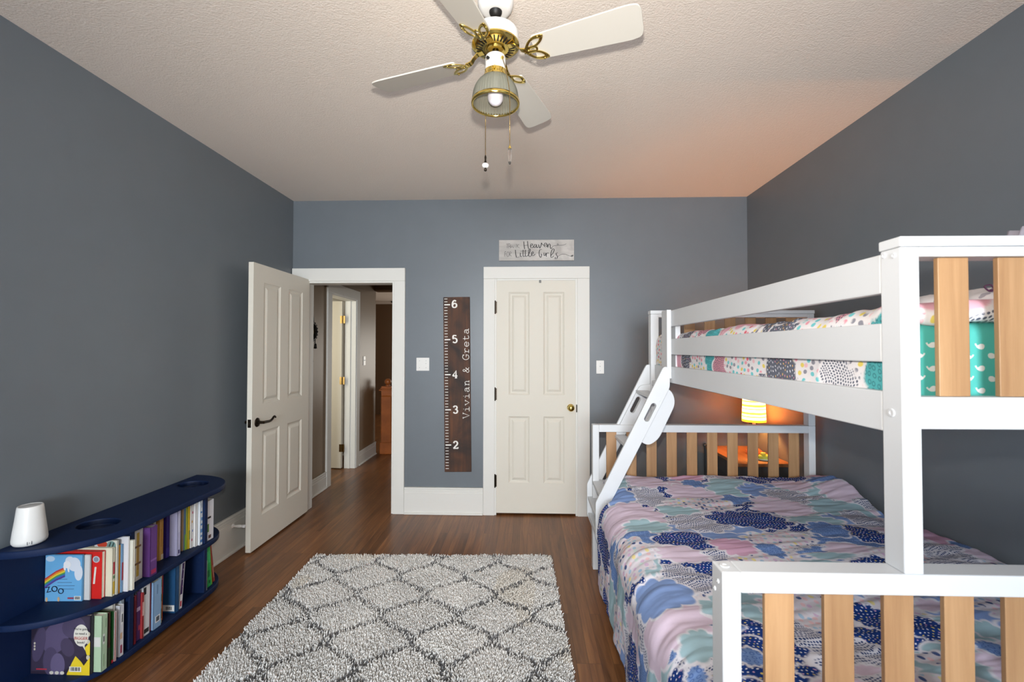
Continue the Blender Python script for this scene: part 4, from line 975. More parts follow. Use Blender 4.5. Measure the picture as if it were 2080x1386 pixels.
for r in range(8):
    for c in range(17):
        x = -w2+.035+c*.056+(r % 2)*.028; z = .022+r*.0265
        if x > w2-.03: continue
        prism(whale_shape(.0200, r % 2 == 0), (), .0008, 0, Matrix.Translation((x, -l2-.0006 if .03 < z < .205 else -l2+.004, z+rnd.uniform(-.004, .004))) @ XZ @ Matrix.Rotation(rnd.uniform(-.15, .15), 4, 'Z'), bm)
whales = obj('whale_print', bm, M['sheet_white'], sh)

# ---------------------------------------------------------------- cloud print quilts
def cloth_mat(name, dots, hatch, loops, conf):
    """base colour and print masks are stored on the mesh; the small prints are drawn here"""
    m = bpy.data.materials.new(name); m.use_nodes = True; t = NT(m); b = bsdf(m)
    ca = t.add('ShaderNodeAttribute', attribute_name='ClothColor'); ma = t.add('ShaderNodeAttribute', attribute_name='ClothMask')
    sep = t.add('ShaderNodeSeparateColor'); t.l.new(ma.outputs['Color'], sep.inputs[0])
    uv = t.add('ShaderNodeUVMap', uv_map='UVMap')
    def layer(c, mask, pat, colour): return t.mix(t.math('MULTIPLY', mask, pat, True), c, colour)
    def vor(scale, sx, sy, rand, rot=0.):
        mp = t.add('ShaderNodeMapping'); t.l.new(uv.outputs[0], mp.inputs[0]); mp.inputs['Scale'].default_value = (sx, sy, 1); mp.inputs['Rotation'].default_value = (0, 0, rot)
        return t.add('ShaderNodeTexVoronoi', voronoi_dimensions='2D', i_Scale=scale, i_Randomness=rand, i_Vector=mp.outputs[0])
    def lt(v, th, soft=.06): return t.math('MULTIPLY', t.math('SUBTRACT', th+soft, v), 1/soft, True)
    nzv = t.add('ShaderNodeTexNoise', noise_dimensions='2D', i_Scale=14.0, i_Detail=1.0, i_Vector=uv.outputs[0])
    def rows(cx, cy, rx, ry, rot, jit):
        """rows of small dabs; returns (mask, random colour)"""
        wv = t.add('ShaderNodeVectorMath', operation='MULTIPLY_ADD'); t.l.new(nzv.outputs['Color'], wv.inputs[0]); wv.inputs[1].default_value = (.030, .030, 0); t.l.new(uv.outputs[0], wv.inputs[2])
        mp = t.add('ShaderNodeMapping'); t.l.new(wv.outputs[0], mp.inputs[0]); mp.inputs['Rotation'].default_value = (0, 0, rot); mp.inputs['Scale'].default_value = (1/cx, 1/cy, 1)
        s = t.add('ShaderNodeSeparateXYZ'); t.l.new(mp.outputs[0], s.inputs[0])
        row = t.math('FLOOR', s.outputs[1]); wr = t.add('ShaderNodeTexWhiteNoise', noise_dimensions='1D'); t.l.new(row, wr.inputs['W'])
        xx = t.math('ADD', s.outputs[0], t.math('ADD', t.math('MULTIPLY', row, .5), t.math('MULTIPLY', wr.outputs['Value'], jit)))
        cell = t.add('ShaderNodeCombineXYZ'); t.l.new(t.math('FLOOR', xx), cell.inputs[0]); t.l.new(row, cell.inputs[1])
        wn = t.add('ShaderNodeTexWhiteNoise', noise_dimensions='2D'); t.l.new(cell.outputs[0], wn.inputs['Vector'])
        sc = t.add('ShaderNodeSeparateColor'); t.l.new(wn.outputs['Color'], sc.inputs[0])
        fx = t.math('DIVIDE', t.math('ADD', t.math('SUBTRACT', t.math('FRACT', xx), .5), t.math('MULTIPLY', t.math('SUBTRACT', sc.outputs[0], .5), jit*.5)), rx)
        fy = t.math('DIVIDE', t.math('ADD', t.math('SUBTRACT', t.math('FRACT', s.outputs[1]), .5), t.math('MULTIPLY', t.math('SUBTRACT', sc.outputs[1], .5), jit*.4)), ry)
        d = t.math('ADD', t.math('MULTIPLY', fx, fx), t.math('MULTIPLY', fy, fy))
        return lt(d, .85, .3), sc.outputs[2]
    c = ca.outputs['Color']
    msk, rn = rows(.0145, .0125, .21, .19, .18, .45)
    col = t.ramp(rn, [(0, lin((232, 232, 238))), (.62, lin(dots[0])), (.82, lin(dots[1]))], 'CONSTANT')
    c = layer(c, sep.outputs[0], msk, col)
    msk, rn = rows(.0100, .0105, .34, .30, -.30, .25); c = layer(c, sep.outputs[1], msk, lin(hatch))
    v = vor(60, .9, 1.1, .3, .1)
    ring = t.math('MULTIPLY', lt(v.outputs['Distance'], .30, .1), t.math('SUBTRACT', 1.0, lt(v.outputs['Distance'], .17, .1)))
    c = layer(c, sep.outputs[2], ring, lin(loops))
    v = vor(34, 1.2, .95, .5, .3)
    n = len(conf); col = t.ramp(v.outputs['Color'], [(i/n, lin(q)) for i, q in enumerate(conf)], 'CONSTANT')
    c = layer(c, ma.outputs['Alpha'], lt(v.outputs['Distance'], .26, .08), col)
    t.l.new(c, b.inputs['Base Color']); b.inputs['Roughness'].default_value = .9; b.inputs['Specular IOR Level'].default_value = .2
    w = t.add('ShaderNodeTexNoise', i_Scale=90.0, i_Detail=2.0, i_Vector=uv.outputs[0])
    bpn = t.add('ShaderNodeBump', i_Strength=.12, i_Distance=.002, i_Height=w.outputs['Fac']); t.l.new(bpn.outputs[0], b.inputs['Normal'])
    return m
def paint_clouds(U, V, clouds, pal, edge, line=.008, seed=1):
    """layered scalloped clouds with pale outlines; returns colour and print masks per vertex"""
    n = U.size; C = np.tile(np.array(edge, np.float32), (n, 1)); K = np.zeros((n, 4), np.float32); rg = np.random.RandomState(seed)
    wu = U+fbm(U*9, V*9, 2, 5)*.030; wv = V+fbm(U*9+50, V*9, 2, 9)*.030
    for (cx, cy, hw, hh, ty) in clouds:
        dx = (wu-cx)/hw; dy = (wv-cy)/hh; rho = np.hypot(dx, dy)
        near = rho < 1.5
        if not near.any(): continue
        th = np.arctan2(dy[near], dx[near]); k = rg.choice([9, 10, 11, 12]); ph = rg.uniform(0, 6.28)
        rr = .82+.20*np.abs(np.sin(k*th/2+ph)) + .09*np.sin(2*th+rg.uniform(0, 6.28)) + .06*np.sin(3*th+rg.uniform(0, 6.28))
        q = rho[near]/rr; d = (1-q)*min(hw, hh)*.95
        idx = np.nonzero(near)[0]
        outer = d > 0; inner = np.clip((d-line)/.004, 0, 1)[outer]
        base, mask = pal[ty]; e = np.array(edge, np.float32)
        a = np.clip(d[outer]/.003, 0, 1)[:, None]
        new = e*(1-inner[:, None])+np.array(base, np.float32)*inner[:, None]
        ii = idx[outer]
        C[ii] = C[ii]*(1-a)+new*a; K[ii] = K[ii]*(1-a)+np.array(mask, np.float32)*inner[:, None]*a
    return C, K
def quilt(name, label, cat, XYZ, U, V, nu, nv, clouds, pal, edge, m, seed, th=.012):
    me = np_mesh('quilt', XYZ, grid_faces(nu, nv))
    C, K = paint_clouds(U, V, clouds, pal, edge, seed=seed)
    a = me.color_attributes.new('ClothColor', 'FLOAT_COLOR', 'POINT'); a.data.foreach_set('color', np.concatenate([C, np.ones((len(C), 1))], 1).astype(np.float32).ravel())
    a = me.color_attributes.new('ClothMask', 'FLOAT_COLOR', 'POINT'); a.data.foreach_set('color', K.astype(np.float32).ravel())
    uvl = me.uv_layers.new(name='UVMap'); vi = np.empty(len(me.loops), np.int32); me.loops.foreach_get('vertex_index', vi)
    uvl.data.foreach_set('uv', np.stack([U[vi], V[vi]], -1).astype(np.float32).ravel())
    o = link(name, me, m, None, True)
    tag(o, label, cat)
    sd = o.modifiers.new('thickness', 'SOLIDIFY'); sd.thickness = th; sd.offset = -1
    return o
L3 = lambda *c: lin(c)[:3]
PAL1 = {'N': (L3(20, 56, 128), (1, 0, 0, 0)), 'P': (L3(206, 164, 190), (0, 0, 0, 0)), 'p': (L3(214, 196, 214), (0, 0, 0, 0)), 'M': (L3(160, 190, 200), (0, 0, 0, 0)), 'B': (L3(130, 156, 206), (0, 0, 0, 0)),
        'H': (L3(206, 206, 216), (0, 1, 0, 0)), 'L': (L3(116, 146, 198), (0, 0, 1, 0)), 'C': (L3(214, 208, 216), (0, 0, 0, 1))}
MC1 = cloth_mat('cloud_print_cotton_blue', ((226, 206, 120), (214, 170, 206)), (40, 62, 112), (74, 104, 168), ((226, 212, 150), (206, 178, 206), (160, 190, 214), (226, 190, 196), (74, 92, 140), (196, 214, 210)))
CL1 = [(0.795, 2.929, 0.105, 0.116, 'N'), (1.0, 2.92, 0.134, 0.105, 'P'), (1.238, 2.997, 0.117, 0.121, 'C'), (1.639, 2.998, 0.146, 0.155, 'N'), (1.839, 2.937, 0.105, 0.115, 'P'), (0.546, 2.829, 0.074, 0.155, 'M'), (0.722, 2.833, 0.13, 0.139, 'p'), (1.02, 2.795, 0.092, 0.085, 'L'), (1.222, 2.748, 0.206, 0.131, 'M'), (1.579, 2.787, 0.117, 0.105, 'p'), (0.674, 2.581, 0.126, 0.142, 'H'), (0.525, 2.59, 0.084, 0.156, 'B'), (0.941, 2.632, 0.154, 0.16, 'p'), (1.345, 2.697, 0.114, 0.125, 'B'), (1.465, 2.632, 0.128, 0.107, 'H'), (0.506, 2.322, 0.181, 0.197, 'p'), (0.915, 2.468, 0.217, 0.129, 'C'), (1.755, 2.633, 0.11, 0.132, 'p'), (0.78, 2.372, 0.116, 0.097, 'M'), (1.331, 2.436, 0.182, 0.113, 'p'), (1.623, 2.45, 0.158, 0.137, 'M'), (0.838, 2.226, 0.174, 0.129, 'H'), (0.559, 2.167, 0.127, 0.095, 'M'), (1.077, 2.266, 0.194, 0.141, 'N'), (1.649, 2.314, 0.104, 0.126, 'H'), (1.389, 2.244, 0.13, 0.1, 'M'), (0.479, 2.038, 0.133, 0.088, 'L'), (0.676, 2.002, 0.13, 0.12, 'N'), (1.095, 2.031, 0.151, 0.107, 'C'), (1.389, 2.138, 0.131, 0.101, 'L'), (1.511, 2.093, 0.094, 0.106, 'N'), (0.62, 1.868, 0.128, 0.074, 'p'), (0.87, 1.947, 0.12, 0.085, 'P'), (1.003, 1.915, 0.068, 0.07, 'L'), (1.318, 1.933, 0.118, 0.064, 'p'), (1.211, 1.861, 0.132, 0.042, 'M'), (0.47, 1.834, 0.056, 0.155, 'M'), (0.583, 1.682, 0.098, 0.117, 'H'), (0.438, 1.433, 0.134, 0.151, 'p'), (0.487, 1.3, 0.067, 0.087, 'M'), (0.358, 1.228, 0.071, 0.075, 'N'), (0.443, 1.2, 0.039, 0.039, 'L'), (0.258, 2.36, 0.11, 0.204, 'N'), (0.418, 1.899, 0.11, 0.174, 'C'), (0.457, 1.591, 0.11, 0.134, 'B'), (0.234, 1.931, 0.11, 0.154, 'M'), (0.09, 1.963, 0.11, 0.158, 'C'), (0.217, 1.678, 0.11, 0.128, 'p'), (0.118, 1.68, 0.11, 0.138, 'N'), (0.915, 1.544, 0.07, 0.054, 'C'), (0.703, 1.461, 0.052, 0.061, 'M'), (0.81, 1.365, 0.074, 0.088, 'H'), (1.303, 1.523, 0.078, 0.048, 'p'), (1.072, 1.478, 0.071, 0.091, 'N'), (0.946, 1.314, 0.059, 0.062, 'H'), (1.186, 1.391, 0.073, 0.08, 'N'), (1.088, 1.275, 0.061, 0.046, 'C'), (0.723, 1.216, 0.051, 0.036, 'N'), (0.599, 1.246, 0.04, 0.05, 'L'), (1.359, 1.395, 0.053, 0.062, 'M'), (1.278, 1.312, 0.05, 0.039, 'L'), (0.88, 1.221, 0.054, 0.033, 'p'), (1.818, 2.157, 0.051, 0.085, 'N'), (1.812, 2.075, 0.081, 0.124, 'P'), (1.666, 1.881, 0.057, 0.049, 'H'), (1.833, 1.975, 0.057, 0.07, 'L'), (1.826, 1.895, 0.071, 0.065, 'p')]
rg = np.random.RandomState(11); bg = []
for j in range(16):
    for i in range(9):
        bg.append((-.05+i*.235+(j % 2)*.11+rg.uniform(-.03, .03), 3.05-j*.13+rg.uniform(-.02, .02), rg.uniform(.13, .19), rg.uniform(.085, .12), rg.choice(list('NNppMMBHHLCC'))))
nu, nv = 430, 450
SY0, SY1 = 1.113, 2.966
u = np.linspace(1.858, -.02, nu); v = np.linspace(SY0, SY1, nv); UU, VV = np.meshgrid(u, v, indexing='ij')
def smoothstep(a, b, x): t = np.clip((x-a)/(b-a), 0, 1); return t*t*(3-2*t)
zt = .582+.022*smoothstep(2.6, 2.95, VV)+.055*np.exp(-((UU-1.85)/.22)**2-((VV-2.72)/.20)**2)-.03*np.exp(-((UU-1.85)/.15)**2-((VV-2.36)/.16)**2)+.012*np.exp(-((UU-1.85)/.2)**2-((VV-1.8)/.3)**2)
zt += fbm(UU*3.2, VV*3.6, 3, 21)*.038
fold = np.abs(fbm(UU*2.2+VV*1.4, VV*11-UU*3.0, 3, 33)); zt += .007-fold*.036
fold2 = np.abs(fbm(UU*5+VV*3, VV*24-UU*4, 2, 63)); zt += .002-fold2*.010
xl = .410+.075*smoothstep(2.52, 2.62, VV)-.018*smoothstep(2.3, 1.6, VV)+fbm(VV*4, VV*0+3, 2, 44)*.03      # where the quilt hangs on the left
r = .095; u1 = xl+r; u2 = u1-r*math.pi/2
ang = np.clip((u1-UU)/r, 0, math.pi/2); drop = np.maximum(0, u2-UU)
X = np.where(UU >= u1, UU, u1-r*np.sin(ang)); Z = zt-r*(1-np.cos(ang))-drop*.92
X = X+np.where(drop > 0, fbm(VV*7+UU*2, UU*2.5, 3, 71)*.045*np.clip(drop/.08, 0, 1)-drop*.02, 0)
# tuck the right edge and both ends down a little
Z = Z-.03*smoothstep(.02, 0, VV-SY0)-.05*smoothstep(.03, 0, SY1-VV)-.03*smoothstep(1.835, 1.858, UU)
quilt('quilt', 'blue and pink cloud patterned quilt spread over the lower bunk', 'quilt', np.stack([X, VV, Z], -1).reshape(-1, 3), UU.ravel(), VV.ravel(), nu, nv, bg+CL1, PAL1, L3(224, 222, 230), MC1, 5)

PAL2 = {'G': (L3(104, 108, 122), (1, 0, 0, 0)), 'P': (L3(232, 176, 190), (0, 0, 0, 0)), 'C': (L3(238, 234, 236), (0, 0, 0, 1)), 'T': (L3(92, 184, 190), (0, 0, 1, 0)), 'H': (L3(236, 234, 238), (0, 1, 0, 0)), 'R': (L3(226, 158, 172), (0, 1, 0, 0))}
MC2 = cloth_mat('cloud_print_cotton_pink', ((236, 190, 120), (220, 150, 170)), (96, 102, 120), (64, 130, 140), ((232, 112, 130), (236, 214, 110), (120, 206, 212), (240, 160, 176), (150, 150, 162), (244, 200, 206)))
CL2 = []
rg = np.random.RandomState(4)
for j in range(15):
    for i in range(7):
        CL2.append((.55+i*.24+(j % 2)*.12+rg.uniform(-.04, .04), 1.02+j*.14+rg.uniform(-.03, .03), rg.uniform(.13, .18), rg.uniform(.10, .14), rg.choice(list('GPCCTHCPR'))))
# the prints on show between the guard rails
CL2 += [(.74, 2.66, .10, .13, 'P'), (.78, 2.50, .15, .10, 'G'), (.75, 2.33, .16, .13, 'C'), (.80, 2.17, .16, .08, 'T'), (.72, 2.05, .14, .10, 'R'), (.80, 1.84, .20, .20, 'C'), (.76, 1.58, .22, .12, 'G'), (.80, 1.40, .20, .12, 'C'), (.74, 1.29, .14, .09, 'H'), (.80, 1.20, .12, .07, 'C'), (.74, 1.14, .18, .06, 'T'), (.95, 2.30, .10, .12, 'R'), (.98, 2.12, .10, .07, 'T'), (1.0, 1.95, .12, .16, 'P'), (1.0, 1.68, .14, .15, 'G'), (1.0, 1.42, .14, .16, 'C'), (1.05, 1.17, .22, .08, 'P'), (1.4, 1.17, .25, .08, 'P')]
nu, nv = 330, 430
u = np.linspace(1.822, .655, nu); v = np.linspace(.998, 3.16, nv); UU, VV = np.meshgrid(u, v, indexing='ij')
zt = 1.524+fbm(UU*4, VV*4, 3, 90)*.035-np.abs(fbm(UU*3, VV*10, 2, 91))*.03+.012*smoothstep(1.35, 1.15, VV)
xl = .8675; r = .045; u1 = xl+r; u2 = u1-r*math.pi/2
ang = np.clip((u1-UU)/r, 0, math.pi/2); drop = np.maximum(0, u2-UU)
X = np.where(UU >= u1, UU, u1-r*np.sin(ang)); Z0 = zt-r*(1-np.cos(ang))-drop*1.0
# both ends: roll over the mattress edge
r2 = .05; v1 = 2.925; a2 = np.clip((VV-v1)/r2, 0, math.pi/2); d2 = np.maximum(0, VV-v1-r2*math.pi/2)
r3 = .024; v0 = 1.133; a3 = np.clip((v0-VV)/r3, 0, math.pi*.8); d3 = np.maximum(0, v0-VV-r3*math.pi*.8)
Y = np.where(VV > v1, v1+r2*np.sin(a2), np.where(VV < v0, v0-r3*np.sin(a3)+0*d3, VV))
Z = Z0-r2*(1-np.cos(a2))-d2*.9-np.where(VV < v0, r3*(1-np.cos(a3)), 0)
Y = np.where(VV < v0, Y+d3*.9, Y)
Z = np.where(VV < v0, np.minimum(Z, Z0), Z)
Z = np.maximum(Z, 1.262)
Y = Y+fbm(UU*14, VV*3, 2, 95)*.018*smoothstep(1.2, 1.1, VV)
Z = Z+fbm(UU*11, VV*0+2, 2, 97)*.03*smoothstep(1.22, 1.10, VV)*(drop <= 0)
X = np.where(drop > 0, X+np.abs(fbm(VV*9, UU*6, 2, 98))*.012, X)
bul = smoothstep(2.72, 2.84, VV)*smoothstep(1.0, .90, X); X = X-.030*bul; Z = np.where(bul > .05, np.maximum(Z, 1.331), Z)
quilt('quilt', 'pink and grey cloud patterned quilt on the upper bunk behind the guard rails', 'quilt', np.stack([X, Y, Z], -1).reshape(-1, 3), UU.ravel(), VV.ravel(), nu, nv, CL2, PAL2, L3(240, 236, 238), MC2, 8, .006)

# pillow and gathered sheer net at the head of the upper bunk
def pillow(label, loc, w, d, h, rz=0, m=None):
    n = 36; a = np.linspace(-1, 1, n); A, B = np.meshgrid(a, a, indexing='ij')
    f = (np.clip(1-np.abs(A)**3.2, 0, 1)*np.clip(1-np.abs(B)**3.2, 0, 1))**.5
    px = A*(1-.06*(1-np.abs(B)**2))*w/2; py = B*(1-.06*(1-np.abs(A)**2))*d/2
    nz = fbm(A*2.5+9, B*2.5, 3, 120)*.03*f
    top = np.stack([px, py, h*.6*f+nz+h*.35], -1).reshape(-1, 3); bot = np.stack([px, py, -h*.35*f+h*.35], -1).reshape(-1, 3)
    F = grid_faces(n, n); me = np_mesh('pillow', np.concatenate([top, bot]), np.concatenate([F, F[:, ::-1]+n*n]))
    bm = bmesh.new(); bm.from_mesh(me); bmesh.ops.remove_doubles(bm, verts=bm.verts, dist=1e-4); bmesh.ops.recalc_face_normals(bm, faces=bm.faces); bm.to_mesh(me); bm.free()
    o = link('pillow', me, m, None, True); o.location = loc; o.rotation_euler = (0, 0, rz); tag(o, label, 'pillow'); return o
def floral():
    m = mat('white_floral_cotton', (228, 224, 226), .9); t = NT(m); tc = t.add('ShaderNodeTexCoord')
    v = t.add('ShaderNodeTexVoronoi', i_Scale=16.0, i_Vector=tc.outputs['Object']); n = t.add('ShaderNodeTexNoise', i_Scale=60.0, i_Vector=tc.outputs['Object'])
    f = t.math('LESS_THAN', t.math('ADD', v.outputs['Distance'], t.math('MULTIPLY', n.outputs['Fac'], .3)), .38)
    t.l.new(t.mix(t.math('MULTIPLY', f, .7), lin((228, 224, 226)), lin((140, 134, 150))), bsdf(m).inputs['Base Color']); return m
pillow('white pillow with faint grey flower print lying on the upper bunk', (1.50, 1.52, 1.535), .42, .42, .085, .1, floral())
M['sheer'] = mat('sheer_grey_net', (188, 180, 190), .8); bsdf(M['sheer']).inputs['Alpha'].default_value = .55
t = empty('sheer_net', 'sheer gathered net tied with a dark purple ribbon above the upper bunk pillow', 'net', (1.352, 1.36, 1.598))
bm = bmesh.new(); rings = []
for k in range(14):
    f = k/13.; c = Vector((.14*f, .02*f, .17*f)); rad = .006+.038*f**1.1; ring = []
    for i in range(40):
        a = 2*math.pi*i/40; q = rad*(1+.32*math.cos(7*a+f)); ring.append(bm.verts.new(c+Vector((q*math.cos(a), q*math.sin(a), -.3*q*math.cos(a)))))
    rings.append(ring)
for a, b in zip(rings[:-1], rings[1:]):
    for i in range(40): bm.faces.new((a[i], a[(i+1) % 40], b[(i+1) % 40], b[i]))
obj('net', bm, M['sheer'], t, smooth=True)
bm = bmesh.new(); rings = []
for k in range(6):
    f = k/5.; c = Vector((-.012*f, 0, -.045*f)); rad = .006+.022*f
    rings.append([bm.verts.new(c+Vector((rad*(1+.3*math.cos(5*2*math.pi*i/24))*math.cos(2*math.pi*i/24), rad*math.sin(2*math.pi*i/24), 0))) for i in range(24)])
for a, b in zip(rings[:-1], rings[1:]):
    for i in range(24): bm.faces.new((a[i], a[(i+1) % 24], b[(i+1) % 24], b[i]))
obj('gathered_end', bm, M['sheer'], t, smooth=True)
M['ribbon'] = mat('dark_purple_ribbon', (84, 44, 76), .6)
bm = bmesh.new()
for s in (-1, 1):
    tube(bm, smooth_pts([(0, 0, 0), (.012*s-.004, -.006, .014), (.028*s-.004, -.004, .010), (.020*s, -.006, -.004), (0, 0, 0)], 4), .0022, 6)
tube(bm, [(.009*math.cos(a), .009*math.sin(a), 0) for a in [2*math.pi*i/16 for i in range(17)]], .003, 6)
obj('ribbon', bm, M['ribbon'], t, smooth=True)

# ================================================================ NIGHTSTAND AND LAMP
NX0, NX1, NY0, NY1, NZ = 1.492, 1.866, 3.285, 3.885, .620
t = empty('nightstand', 'charcoal nightstand with brown wooden top in the corner behind the bunk bed', 'nightstand', ((NX0+NX1)/2, (NY0+NY1)/2, 0), R(0))
w, d = (NX1-NX0)/2, (NY1-NY0)/2
bm = bmesh.new(); box(bm, -w-.004, w+.004, -d-.004, d+.004, NZ-.024, NZ, bev=.004); obj('top', bm, M['night_top'], t)
bm = bmesh.new(); box(bm, -w+.012, w-.012, -d+.012, d-.012, .06, NZ-.0245, bev=.003); 
for z in (.12, .30, .48): box(bm, -w+.006, -w+.013, -d+.05, d-.05, z, z+.012)
obj('carcass', bm, M['night_grey'], t)
bm = bmesh.new(); box(bm, -w-.012, -w+.002, d-.022, d, .35, NZ+.012, bev=.003); ball(bm, (-w-.006, d-.011, NZ+.006), .016, 10); obj('side_post', bm, M['night_grey'], t)
for z in (.33, .10):
    bm = bmesh.new(); box(bm, -w+.03, w-.03, -d, -d+.0115, z, z+.20, bev=.004); dr = obj('drawer', bm, M['night_grey'], t)
    bm = bmesh.new(); ball(bm, (0, -d-.014, z+.10), .014, 12); cyl(bm, (0, -d-.01, z+.10), (0, -d+.001, z+.10), .006, 10); obj('knob', bm, M['bronze'], dr, smooth=True)
for a in (-1, 1):
    for b in (-1, 1):
        bm = bmesh.new(); box(bm, a*(w-.035)-.02, a*(w-.035)+.02, b*(d-.035)-.02, b*(d-.035)+.02, 0, .06, bev=.003); obj('leg', bm, M['night_grey'], t)
LX, LY = 1.757, 3.60
t = empty('table_lamp', 'lit table lamp with yellow striped drum shade on the nightstand behind the bunk bed', 'lamp', (LX, LY, NZ))
M['lamp_base'] = mat('orange_lamp_base', (232, 130, 70), .35)
bm = bmesh.new(); lathe(bm, [(0, .0005), (.062, .0005), (.062, .008), (.055, .024), (.038, .040), (.016, .05), (.010, .056)], 32); obj('base', bm, M['lamp_base'], t, smooth=True)
bm = bmesh.new(); lathe(bm, [(.010, .05), (.009, .10), (.009, .19), (.018, .20), (.020, .212), (.011, .222), (.010, .25), (.022, .255), (.022, .262), (.008, .268), (.008, .30)], 24); obj('stem', bm, mat('white_lamp_stem', (236, 226, 210), .4), t, smooth=True)
def shade_mat():
    m = bpy.data.materials.new('striped_lampshade'); m.use_nodes = True; t = NT(m); b = bsdf(m)
    tc = t.add('ShaderNodeTexCoord'); s = t.add('ShaderNodeSeparateXYZ'); t.l.new(tc.outputs['Object'], s.inputs[0])
    f = t.math('FRACT', t.math('MULTIPLY', t.math('SUBTRACT', s.outputs[2], .250), 1/.058))
    c = t.ramp(f, [(0, lin((226, 120, 44))), (.30, lin((252, 246, 232))), (.62, lin((240, 190, 70))), (.80, lin((252, 246, 232)))], 'CONSTANT')
    t.l.new(c, b.inputs['Base Color']); b.inputs['Roughness'].default_value = .8
    tr = t.add('ShaderNodeBsdfTranslucent'); t.l.new(c, tr.inputs[0]); mx = t.add('ShaderNodeMixShader', i_0=.62)
    t.l.new(b.outputs[0], mx.inputs[1]); t.l.new(tr.outputs[0], mx.inputs[2]); t.l.new(mx.outputs[0], t.n['Material Output'].inputs[0]); return m
bm = bmesh.new(); lathe(bm, [(.084, .250), (.078, .430)], 48); obj('lamp_shade', bm, shade_mat(), t, smooth=True)
bm = bmesh.new()
for k in range(3):
    a = 2*math.pi*k/3; tube(bm, [(.008*math.cos(a), .008*math.sin(a), .285), (.080*math.cos(a), .080*math.sin(a), .300)], .0015, 6)
obj('shade_spider', bm, M['brass'], t)
M['warm_bulb'] = mat('lit_bulb', (255, 220, 170), .4)
bsdf(M['warm_bulb']).inputs['Emission Color'].default_value = (1, .62, .28, 1); bsdf(M['warm_bulb']).inputs['Emission Strength'].default_value = 12
bm = bmesh.new(); lathe(bm, [(.012, .262), (.014, .275), (.020, .288), (.018, .302), (0, .308)], 16); bb = obj('bulb', bm, M['warm_bulb'], t, smooth=True)
ll = lamp('table_lamp_light', 'POINT', (LX, LY, NZ+.335), 30, (1.0, .38, .085), size=.022)
t = empty('toy', 'small yellow and green rounded toy lying on the nightstand top by the lamp', 'toy', (1.735, 3.40, NZ+.0005))
bm = bmesh.new(); lathe(bm, [(0, .001), (.036, .002), (.052, .012), (.050, .026), (.03, .038), (0, .042)], 28, Matrix.Diagonal((1, .8, 1, 1))); obj('body', bm, mat('lime_plastic', (196, 214, 84), .4), t, smooth=True)
bm = bmesh.new(); lathe(bm, [(.040, .0005), (.056, .004), (.056, .011), (.045, .013)], 28, Matrix.Diagonal((1, .8, 1, 1))); obj('rim', bm, mat('pale_green_plastic', (206, 226, 206), .4), t, smooth=True)
bm = bmesh.new(); lathe(bm, [(.012, .036), (.020, .044), (.016, .052), (0, .054)], 20, Matrix.Translation((-.012, 0, 0))); obj('button', bm, mat('yellow_plastic', (244, 214, 90), .4), t, smooth=True)

# ================================================================ SHAG RUG
RW, RL = 1.600, 2.13; rrot = .0363
rug = empty('shag_rug', 'light grey shag rug with dark grey trellis pattern on the wood floor', 'rug', (-1.439+.0, 3.069, 0), rrot)
bm = bmesh.new(); box(bm, 0, RW, -RL, 0, .0005, .010, bev=.003); obj('backing', bm, mat('rug_backing', (120, 116, 110), .95), rug)
def rug_mat():
    m = bpy.data.materials.new('shag_pile'); m.use_nodes = True; t = NT(m); b = bsdf(m)
    a = t.add('ShaderNodeAttribute', attribute_name='PileColor'); t.l.new(a.outputs['Color'], b.inputs['Base Color'])
    b.inputs['Roughness'].default_value = .85; b.inputs['Specular IOR Level'].default_value = .15; b.inputs['Sheen Weight'].default_value = .2; return m
rg = np.random.RandomState(2); sp = .0068
gx, gy = np.meshgrid(np.arange(.004, RW-.002, sp), np.arange(-RL+.004, -.002, sp), indexing='ij')
px = (gx+rg.uniform(-.003, .003, gx.shape)).ravel(); py = (gy+rg.uniform(-.003, .003, gy.shape)).ravel(); N = px.size
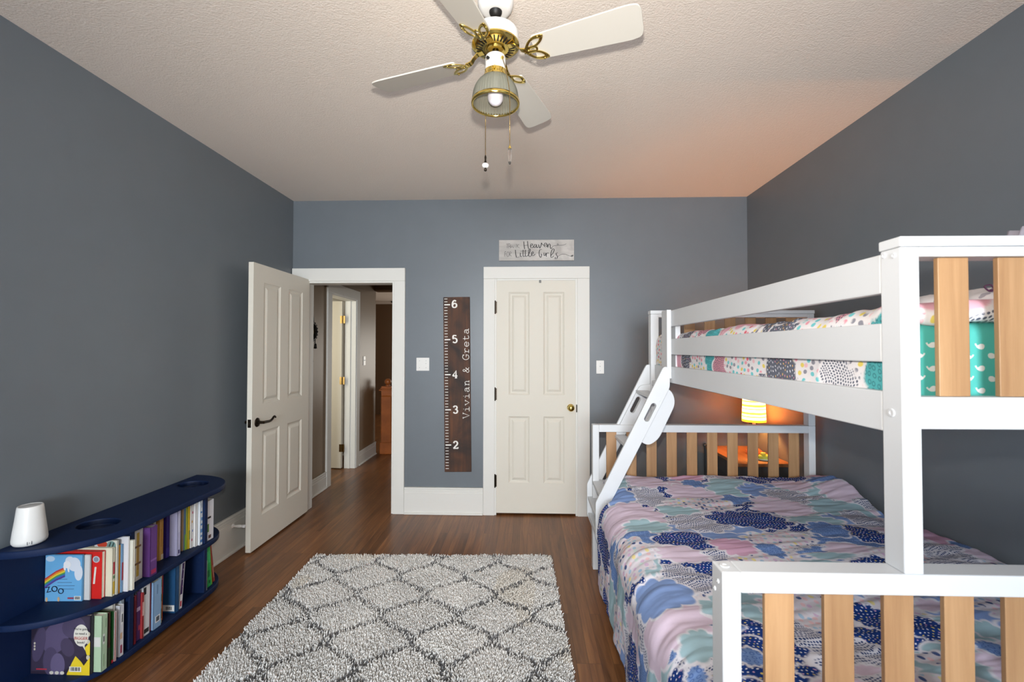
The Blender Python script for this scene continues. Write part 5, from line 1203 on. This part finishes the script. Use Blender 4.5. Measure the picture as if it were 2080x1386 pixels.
# trellis: wavy lines that touch every 0.4 m
wx_ = px+fbm(px*7, py*7, 2, 7)*.03; wy_ = py+fbm(px*7+30, py*7, 2, 8)*.03
dmin = np.full(N, 9.)
for k in range(-1, 10):
    xc = .2*k-.055+.098*np.cos(math.pi*k+2*math.pi*(wy_+.085)/.41)*1.0
    slope = .098*2*math.pi/.41*np.sin(2*math.pi*(wy_+.085)/.41); dmin = np.minimum(dmin, np.abs(wx_-xc)/np.sqrt(1+slope**2))
dark = (dmin < .021+rg.uniform(-.012, .012, N)) & (rg.uniform(0, 1, N) < .76)
tone = rg.uniform(.78, 1.0, N)+fbm(px*5, py*5, 2, 3)*.25
base = np.array(L3(252, 249, 244))[None, :]*tone[:, None]
beige = (fbm(px*3+5, py*3, 2, 14) > .17); base[beige] *= np.array((1.0, .97, .92))
dk = np.array(L3(124, 124, 126))[None, :]*rg.uniform(.55, 1.7, N)[:, None]
col = np.where(dark[:, None], dk, base)
hgt = np.where(dark, rg.uniform(.018, .027, N), rg.uniform(.025, .036, N))
lean_a = rg.uniform(0, 2*math.pi, N)+0; fld = fbm(px*4, py*4, 2, 77)*9; lean_a = fld+rg.normal(0, .9, N); ln = rg.uniform(.003, .014, N)
# each tuft: a bent, tapering three-sided yarn
rad0 = rg.uniform(.0025, .0040, N); tw = rg.uniform(0, 6.28, N)
lev = [(0, 0, 1.0), (.55, .30, 1.15), (.9, .75, .9), (1.0, 1.0, .45)]
Vs = []
for (hz, lf, rf) in lev:
    for q in range(3):
        a = tw+q*2*math.pi/3+hz*1.2
        Vs.append(np.stack([np.clip(px+np.cos(lean_a)*ln*lf, -.014, RW+.014)+np.cos(a)*rad0*rf, py+np.sin(lean_a)*ln*lf+np.sin(a)*rad0*rf, .006+hgt*hz*(1-.25*ln/.024)+0*a], -1))
Vt = np.stack(Vs, 1).reshape(-1, 3); b0 = np.arange(N)*12; F = []
for l in range(3):
    for q in range(3): F.append(np.stack([b0+l*3+q, b0+l*3+(q+1) % 3, b0+(l+1)*3+(q+1) % 3, b0+(l+1)*3+q], -1))
me = np_mesh('pile', Vt, np.stack(F, 1).reshape(-1, 4))
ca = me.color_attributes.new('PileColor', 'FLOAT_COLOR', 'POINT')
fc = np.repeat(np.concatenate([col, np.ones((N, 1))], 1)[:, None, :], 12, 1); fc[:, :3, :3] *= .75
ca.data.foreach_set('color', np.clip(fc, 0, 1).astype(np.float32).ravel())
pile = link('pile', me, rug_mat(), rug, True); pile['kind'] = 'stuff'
